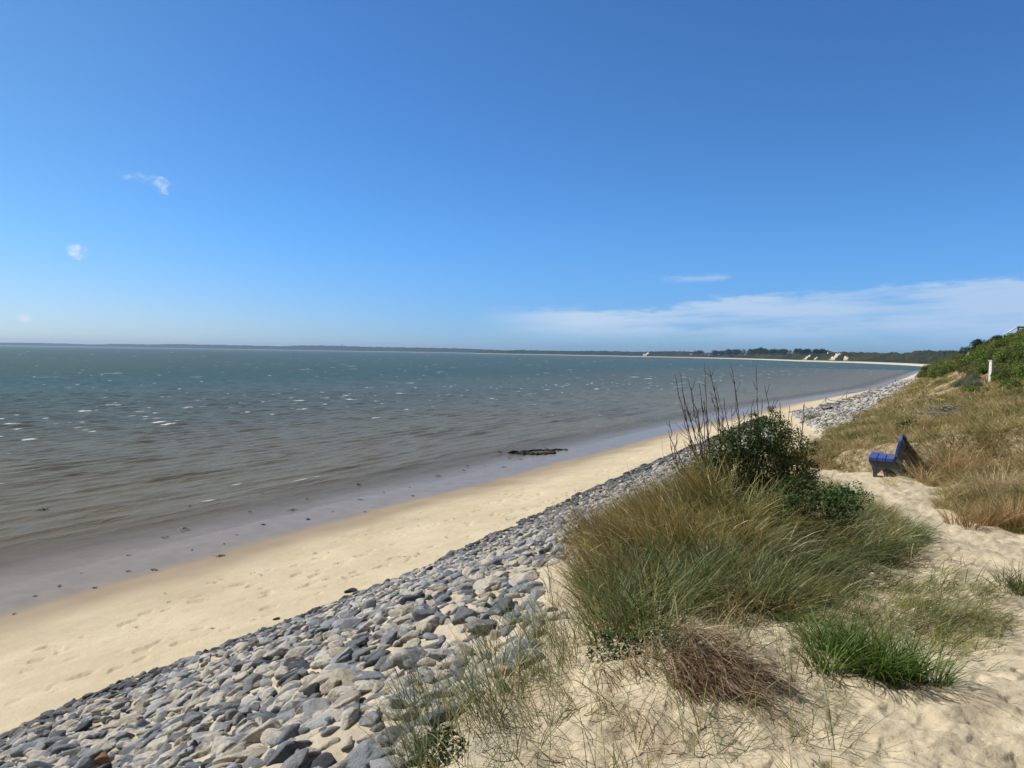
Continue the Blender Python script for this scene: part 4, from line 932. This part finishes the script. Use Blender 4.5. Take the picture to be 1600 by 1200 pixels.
# ------------------------------------------------------------------ white post, stub, rope, handrail on the dune
def white_post():
    b = hit(1548, 597); d = np.linalg.norm(b[:2]); hgt = 28 / FPX * d; wd = 5.6 / FPX * d
    root = empty('white_post', (b[0], b[1], b[2] - 0.1), 'square white post with a flat cap on the dune slope', 'post', rz=0.35)
    MB().box((0, 0, hgt / 2 + 0.05), (wd * 0.72, wd * 0.72, hgt + 0.1), None, 0.01).build('shaft', M_WHITE, root)
    MB().box((0, 0, hgt + 0.115), (wd, wd, 0.045), None, 0.008).build('cap', M_WHITE, root)
    MB().box((wd * 0.362, 0, hgt * 0.4), (0.012, wd * 0.4, hgt * 0.5)).build('panel', M_DARK, root)
    s_ = MB().box((0, 0, 0.18), (0.11, 0.11, 0.46), None, 0.012).build('stub_post', M_WOODGREY)
    c = hit(1556, 594); s_.location = c; tag(s_, 'short grey wooden stub just right of the white post', 'post')
white_post()
def slope_rope():
    pts = [hit(px, py) for px, py in ((1436, 586), (1462, 582), (1489, 579), (1513, 567))]
    root = empty('rope_rail', pts[0], 'pale sagging rope strung on low posts along the dune foot', 'rope rail')
    heights_ = (0.55, 0.75, 0.85, 0.9); tops = []
    for p, h_ in zip(pts, heights_):
        o = np.array(p) - pts[0]; MB().tube([o - np.array([0, 0, .2]), o + np.array([0, 0, h_])], [0.045, 0.04], 7).build('post', M_WOODGREY, root, True); tops.append(o + np.array([0, 0, h_ - 0.05]))
    mb = MB()
    for a, b in zip(tops, tops[1:]):
        q = [a * (1 - t) + b * t - np.array([0, 0, 0.35 * 4 * t * (1 - t)]) for t in np.linspace(0, 1, 10)]; mb.tube(q, 0.028, 5)
    mb.build('rope', M_ROPE, root, True)
slope_rope()
def handrail():
    b = hit(1594, 524); d = b[1]; up = np.array([0, 0, 1.0])
    A = onY(1568, 523, d + 1.0); Bq = onY(1590, 511, d + 0.3); Cq = onY(1612, 511.5, d + 0.5)
    root = empty('handrail', b, 'stair handrail at the dune top, white sloping and dark level rail', 'handrail')
    MB().tube([A - b, Bq - b], 0.055, 8).build('sloping_rail', M_WHITE, root, True)
    MB().tube([Bq - b, Cq - b], 0.06, 8).build('level_rail', M_DARK, root, True)
    for q in (Bq + (Cq - Bq) * 0.06, Cq): MB().tube([q - b, np.array([q[0], q[1], ground_z(q[0], q[1]) - 0.3]) - b], 0.07, 8).build('post', M_DARK, root, True)
    gz = ground_z(A[0], A[1]); MB().tube([A - b, np.array([A[0], A[1], gz - 0.3]) - b], 0.05, 8).build('post', M_WOODGREY, root, True)
handrail()
# fence of thin posts along the foot of the second stone slope
def toe_fence():
    bases = [hit(px, py) for px, py in ((1255, 646), (1290, 637), (1322.5, 626), (1359, 613), (1399, 597))]
    tops_px = (632, 620, 610, 598, 587)
    root = empty('rope_fence', bases[0], 'line of thin posts with a drooping rope along the second stone slope', 'fence')
    tp = []
    for b, ty, px in zip(bases, tops_px, (1255, 1290, 1322.5, 1359, 1399)):
        h_ = onY(px, ty, b[1])[2] - b[2]; o = b - bases[0]; r = max(0.03, b[1] * 0.00045)
        MB().tube([o - np.array([0, 0, 0.3]), o + np.array([0, 0, h_])], [r, r * 0.85], 7).build('post', M_WOODGREY, root, True); tp.append(o + np.array([0, 0, h_ * 0.85]))
    mb = MB()
    for a, b in zip(tp, tp[1:]): mb.tube([a * (1 - t) + b * t - np.array([0, 0, 0.5 * 4 * t * (1 - t)]) for t in np.linspace(0, 1, 12)], 0.02, 5)
    mb.build('rope', M_WOODGREY, root, True)
toe_fence()
# pale slabs set like steps across the second slope
for k, (px, py) in enumerate(((1288, 640), (1298, 637.5), (1312, 633), (1323, 630), (1336, 626), (1348, 622.5), (1361, 619), (1372, 614.5), (1386, 610), (1398, 606.5), (1409, 602))):
    h = hit(px, py)
    o = MB().box((0, 0, 0.1), (0.85, 0.5, 0.10), Matrix.Rotation(0.06 * (k % 3 - 1), 3, 'X'), 0.03).build('stone_slab', M_SLAB); o.location = h + np.array([0, 0, 0.24]); o.rotation_euler = (0.05, 0.02 * (k % 2), R(8 * (k % 3) - 10))
    tag(o, 'nearest pale slab at the start of the second stone slope' if k == 0 else 'pale flat slab in the row across the second stone slope', 'slab', 'pale slabs on the second stone slope')

# ------------------------------------------------------------------ small things on the beach and in the grass
def seaweed(px, py, size, lab, seed, grp='seaweed clumps on the wet sand'):
    rg = np.random.default_rng(seed); size *= rg.uniform(0.55, 1.5); h = hit(px, py); z0 = max(h[2], 0.0); m = int(30 + 60 * size)
    n = rg.normal(0, 1, (m, 2)) * size * np.array([0.5, 0.22]); root = np.column_stack([n, np.full(m, 0.01)])
    b = blades(root, rg.uniform(0, 6.28, m), rg.uniform(1.0, 1.52, m), rg.uniform(-0.1, 0.4, m), size * rg.uniform(0.2, 0.9, m), np.full(m, size * 0.13 + 0.012), jitter((0.03, 0.022, 0.012), m), jitter((0.045, 0.033, 0.02), m), 3, rg)
    tag(link('seaweed', blade_mesh('seaweed', [b]), M_WEED, loc=(h[0], h[1], z0), rz=rg.uniform(0, 6.28)), lab, 'seaweed', grp)
SPOTS = [(241, 891, 0.16, 'largest dark seaweed clump near the wet edge at left'), (345, 869, 0.12, 'dark seaweed strands right at the edge of the wet sand'), (684, 744, 0.22, 'dark seaweed lump on the wet sand left of the old groyne'), (66, 797, 0.28, 'long dark seaweed drifting in the shallow waves at left'),
         (297, 791, 0.13, ''), (410, 771, 0.12, ''), (560, 757, 0.15, ''), (563, 781, 0.1, ''), (480, 780, 0.11, ''), (457, 797, 0.14, ''), (412, 820, 0.13, ''), (482, 812, 0.1, ''), (370, 836, 0.08, ''), (290, 826, 0.13, ''), (284, 830, 0.1, ''), (258, 840, 0.08, ''), (200, 893, 0.08, ''), (127, 896, 0.07, ''), (148, 919, 0.08, ''), (55, 932, 0.08, ''), (93, 916, 0.06, ''), (200, 868, 0.06, ''),
         (520, 800, 0.08, ''), (600, 770, 0.1, ''), (640, 762, 0.1, ''), (725, 735, 0.14, ''), (730, 728, 0.12, ''), (758, 728, 0.1, ''), (788, 730, 0.1, ''), (796, 716, 0.1, ''), (814, 718, 0.12, ''), (852, 699, 0.1, ''), (880, 684, 0.12, ''), (930, 682, 0.1, ''), (645, 775, 0.07, ''), (570, 800, 0.06, ''), (350, 850, 0.06, ''), (300, 860, 0.06, ''), (22, 960, 0.06, ''), (390, 800, 0.07, '')]
for k, (px, py, sz, lab) in enumerate(SPOTS): seaweed(px, py, sz, lab or ('small dark scrap of seaweed lying on the wet sand' if py > 690 else 'scrap of seaweed on the wet strip beyond the groyne'), 600 + k)
# flotsam scraps on the dry beach
for k in range(46):
    rg = np.random.default_rng(700 + k); s_ = math.exp(rg.uniform(math.log(9), math.log(42))); n_ = rg.uniform(nw_(s_) + 2.5, nb_(s_) - 0.4); x, y = to_xy(s_, n_); m = 5
    b = blades(np.column_stack([rg.normal(0, 0.03, (m, 2)), np.full(m, 0.008)]), rg.uniform(0, 6.28, m), np.full(m, 1.4), rg.normal(0, 0.2, m), rg.uniform(0.04, 0.14, m), np.full(m, 0.02), jitter((0.06, 0.045, 0.03), m), jitter((0.1, 0.075, 0.05), m), 2, rg)
    tag(link('driftwood_scrap', blade_mesh('driftwood_scrap', [b]), M_WEED, loc=(x, y, ground_z(x, y))), 'tiny dark scrap of drift lying on the dry beach sand', 'scrap', 'drift scraps on the dry beach')
# a small heap of pale cut branches and a yellow flower in the dune grass
def brush_heap(px, py, w_, n, lab, seed):
    rg = np.random.default_rng(seed); h = hit(px, py); mb = MB()
    for _ in range(n):
        a = np.array([rg.normal(0, w_), rg.normal(0, w_ * 0.6), rg.uniform(0.02, 0.22)]); t = rg.uniform(0, 6.28); l = rg.uniform(0.4, 1.1)
        l *= 0.55; mb.tube([a, a + np.array([math.cos(t) * l * 0.5, math.sin(t) * l * 0.5, 0.05]), a + np.array([math.cos(t) * l, math.sin(t) * l, rg.uniform(-0.03, 0.1)])], [0.018, 0.014, 0.006], 5)
    o = mb.build('brushwood', M_WOODGREY, None, True); o.location = h; tag(o, lab, 'brushwood', None, 'stuff')
brush_heap(1497, 645, 0.5, 150, 'loose heap of grey dead branches in the dune grass', 1)
brush_heap(1472, 655, 0.32, 80, 'smaller flat heap of grey branches behind the bench', 2)
M_PETAL = varied('yellow_petals', (0.75, 0.48, 0.04), (0.85, 0.6, 0.1), 20, 0.6)
fl = empty('yellow_flower', hit(1468, 634), 'yellow flower patch in the dune grass above the bench', 'flower')
for (ox, oy, oz) in ((0, 0, 0.34), (0.16, 0.03, 0.3), (-0.12, 0.05, 0.32), (0.06, -0.08, 0.28)):
    mb = MB()
    for j in range(6): t = j * math.pi / 3; mb.box((ox + 0.045 * math.cos(t), oy + 0.045 * math.sin(t), oz), (0.07, 0.045, 0.012), Matrix.Rotation(t, 3, 'Z') @ Matrix.Rotation(-0.35, 3, 'Y'))
    mb.build('blossom', M_PETAL, fl); MB().tube([(ox, oy, -0.05), (ox, oy, oz)], 0.008, 5).build('stem', M_TWIG, fl)

# ------------------------------------------------------------------ far off: buoys, mast, houses, trees
for (px, Y, lab, m) in ((634.5, 2300, 'dark buoy far out on the water, left one of two', M_DARK), (689, 2100, 'dark buoy far out on the water, right one of two', M_DARK), (1075, 1500, 'dark buoy close to the far sandy beach', M_DARK)):
    q = onY(px, 600, Y); k = Y / 2000
    o = MB().tube([(0, 0, -0.4), (0, 0, 0.2), (0, 0, 1.2), (0, 0, 1.5)], [1.5, 2.1, 1.9, 0.8], 12).tube([(0, 0, 1.5), (0, 0, 3.2)], [0.55, 0.3], 8).build('buoy', m); o.location = (q[0], Y, 0); o.scale = (k,) * 3
    tag(o, lab, 'buoy', 'buoys on the bay')
hm = hit(534, 543.2)
if hm is not None:
    o = MB().tube([(0, 0, -8), (0, 0, 24)], [3.2, 2.4], 8).tube([(0, 0, 22), (0, 0, 27)], [4.2, 4.2], 8).build('tower', M_DARK); o.location = hm; tag(o, 'thin distant tower on the far low coast', 'tower')
M_WALL = varied('house_wall', (0.6, 0.58, 0.54), (0.72, 0.7, 0.66), 0.5, 0.8); M_ROOF = varied('thatch_roof', (0.07, 0.06, 0.05), (0.12, 0.10, 0.085), 0.6, 0.9)
for (px, py, w_) in ((1080, 554.6, 10), (1103, 554.8, 11), (1109, 555.2, 8), (1233, 552.6, 9), (1239, 552.4, 6), (1296, 552.3, 8), (1124, 554.2, 7), (1165, 554, 7)):
    h = hit(px, py)
    if h is None: continue
    root = empty('house', h, 'white house with dark roof among the far trees', 'house', 'white houses across the bay', rz=0.3 * ((px * 7) % 5 - 2))
    w_ *= 0.75
    if px > 1200: root['label'] = 'white house among the hills left of the pale dune cliff'
    if px == 1296: root['label'] = 'white house peeking out above the pale dune cliff'
    if px == 1080: root['label'] = 'leftmost white house above the far beach'
    MB().box((0, 0, w_ * 0.16), (w_, w_ * 0.6, w_ * 0.46)).build('wall', M_WALL, root)
    mb = MB(); a = w_ * 0.54; c = w_ * 0.34; z = w_ * 0.392
    mb.prism([(-c, z), (c, z), (0, z + c * 0.9)], -a, a).build('roof', M_ROOF, root).rotation_euler = (0, 0, R(90))
def far_tree(name, h, hgt, wide, seed, lab):
    rg = np.random.default_rng(seed); root = empty(name, h, lab, 'tree', 'trees on the far shore')
    sp = [(rg.normal(0, wide * 0.25), rg.normal(0, wide * 0.25), hgt * rg.uniform(0.4, 0.85), wide * rg.uniform(0.22, 0.36)) for _ in range(8)] + [(0, 0, hgt * 0.9, wide * 0.2)]
    rr = 0.35; per = 34 * (rr / (wide * 0.3)) ** 2 * 3
    V, Q, C = leaf_cloud(sp, per, wide * 0.09, DARKS, seed, 0.4)
    link('crown', new_mesh('crown', V, Q, C, smooth=False), M_LEAF, root)
    MB().tube([(0, 0, -1), (0, 0, hgt * 0.6)], [wide * 0.05, wide * 0.03], 6).build('trunk', M_TWIG, root)
for k, (px, py, hp, wp) in enumerate(((1092, 553.5, 4, 7), (1120, 553.8, 4.5, 8), (1129, 553.8, 4.2, 7), (1141, 553.5, 5, 9), (1152, 553.4, 4.5, 9), (1172, 553.4, 5, 9), (1181, 553.0, 6.2, 9), (1189, 553, 6.6, 10), (1197, 552.8, 6.2, 8), (1206, 552.8, 4.5, 9), (1214, 552.6, 5, 8), (1222, 552.6, 5.6, 6), (1229, 552.4, 4, 8), (1244, 552.2, 6, 7), (1251, 552.3, 4, 8), (1262, 552.2, 3.6, 9), (1277, 551.6, 4.2, 8), (1287, 551.4, 3, 8))):
    h = hit(px, py)
    if h is None: continue
    d = h[1]; far_tree('far_tree', h, hp / FPX * d * 1.05, wp / FPX * d * 1.5, 800 + k, 'dark tree on the skyline behind the far beach' if px < 1170 else ('tall dark tree in the clump on the far shore' if px < 1232 else 'dark tree on the hills left of the pale dune cliff'))

# ------------------------------------------------------------------ sea air over the bay
HX0, HX1, HY0, HY1, HZ0, HZ1 = -9500, 9500, -700, 9600, -3.2, 75
hb = MB().box(((HX0 + HX1) / 2, (HY0 + HY1) / 2, (HZ0 + HZ1) / 2), (HX1 - HX0, HY1 - HY0, HZ1 - HZ0))
mh = bpy.data.materials.new('haze'); mh.use_nodes = True; th_ = NT(mh.node_tree); th_.n.clear()
pv = th_.add('ShaderNodeVolumePrincipled'); pv.inputs['Color'].default_value = (0.50, 0.70, 1.0, 1); pv.inputs['Density'].default_value = 0.00009; pv.inputs['Anisotropy'].default_value = 0.2
mo = th_.add('ShaderNodeOutputMaterial'); th_.link(pv.outputs[0], mo.inputs['Volume'])
tag(hb.build('haze', mh), 'thin blue sea haze over the far side of the bay', 'haze', None, 'stuff')
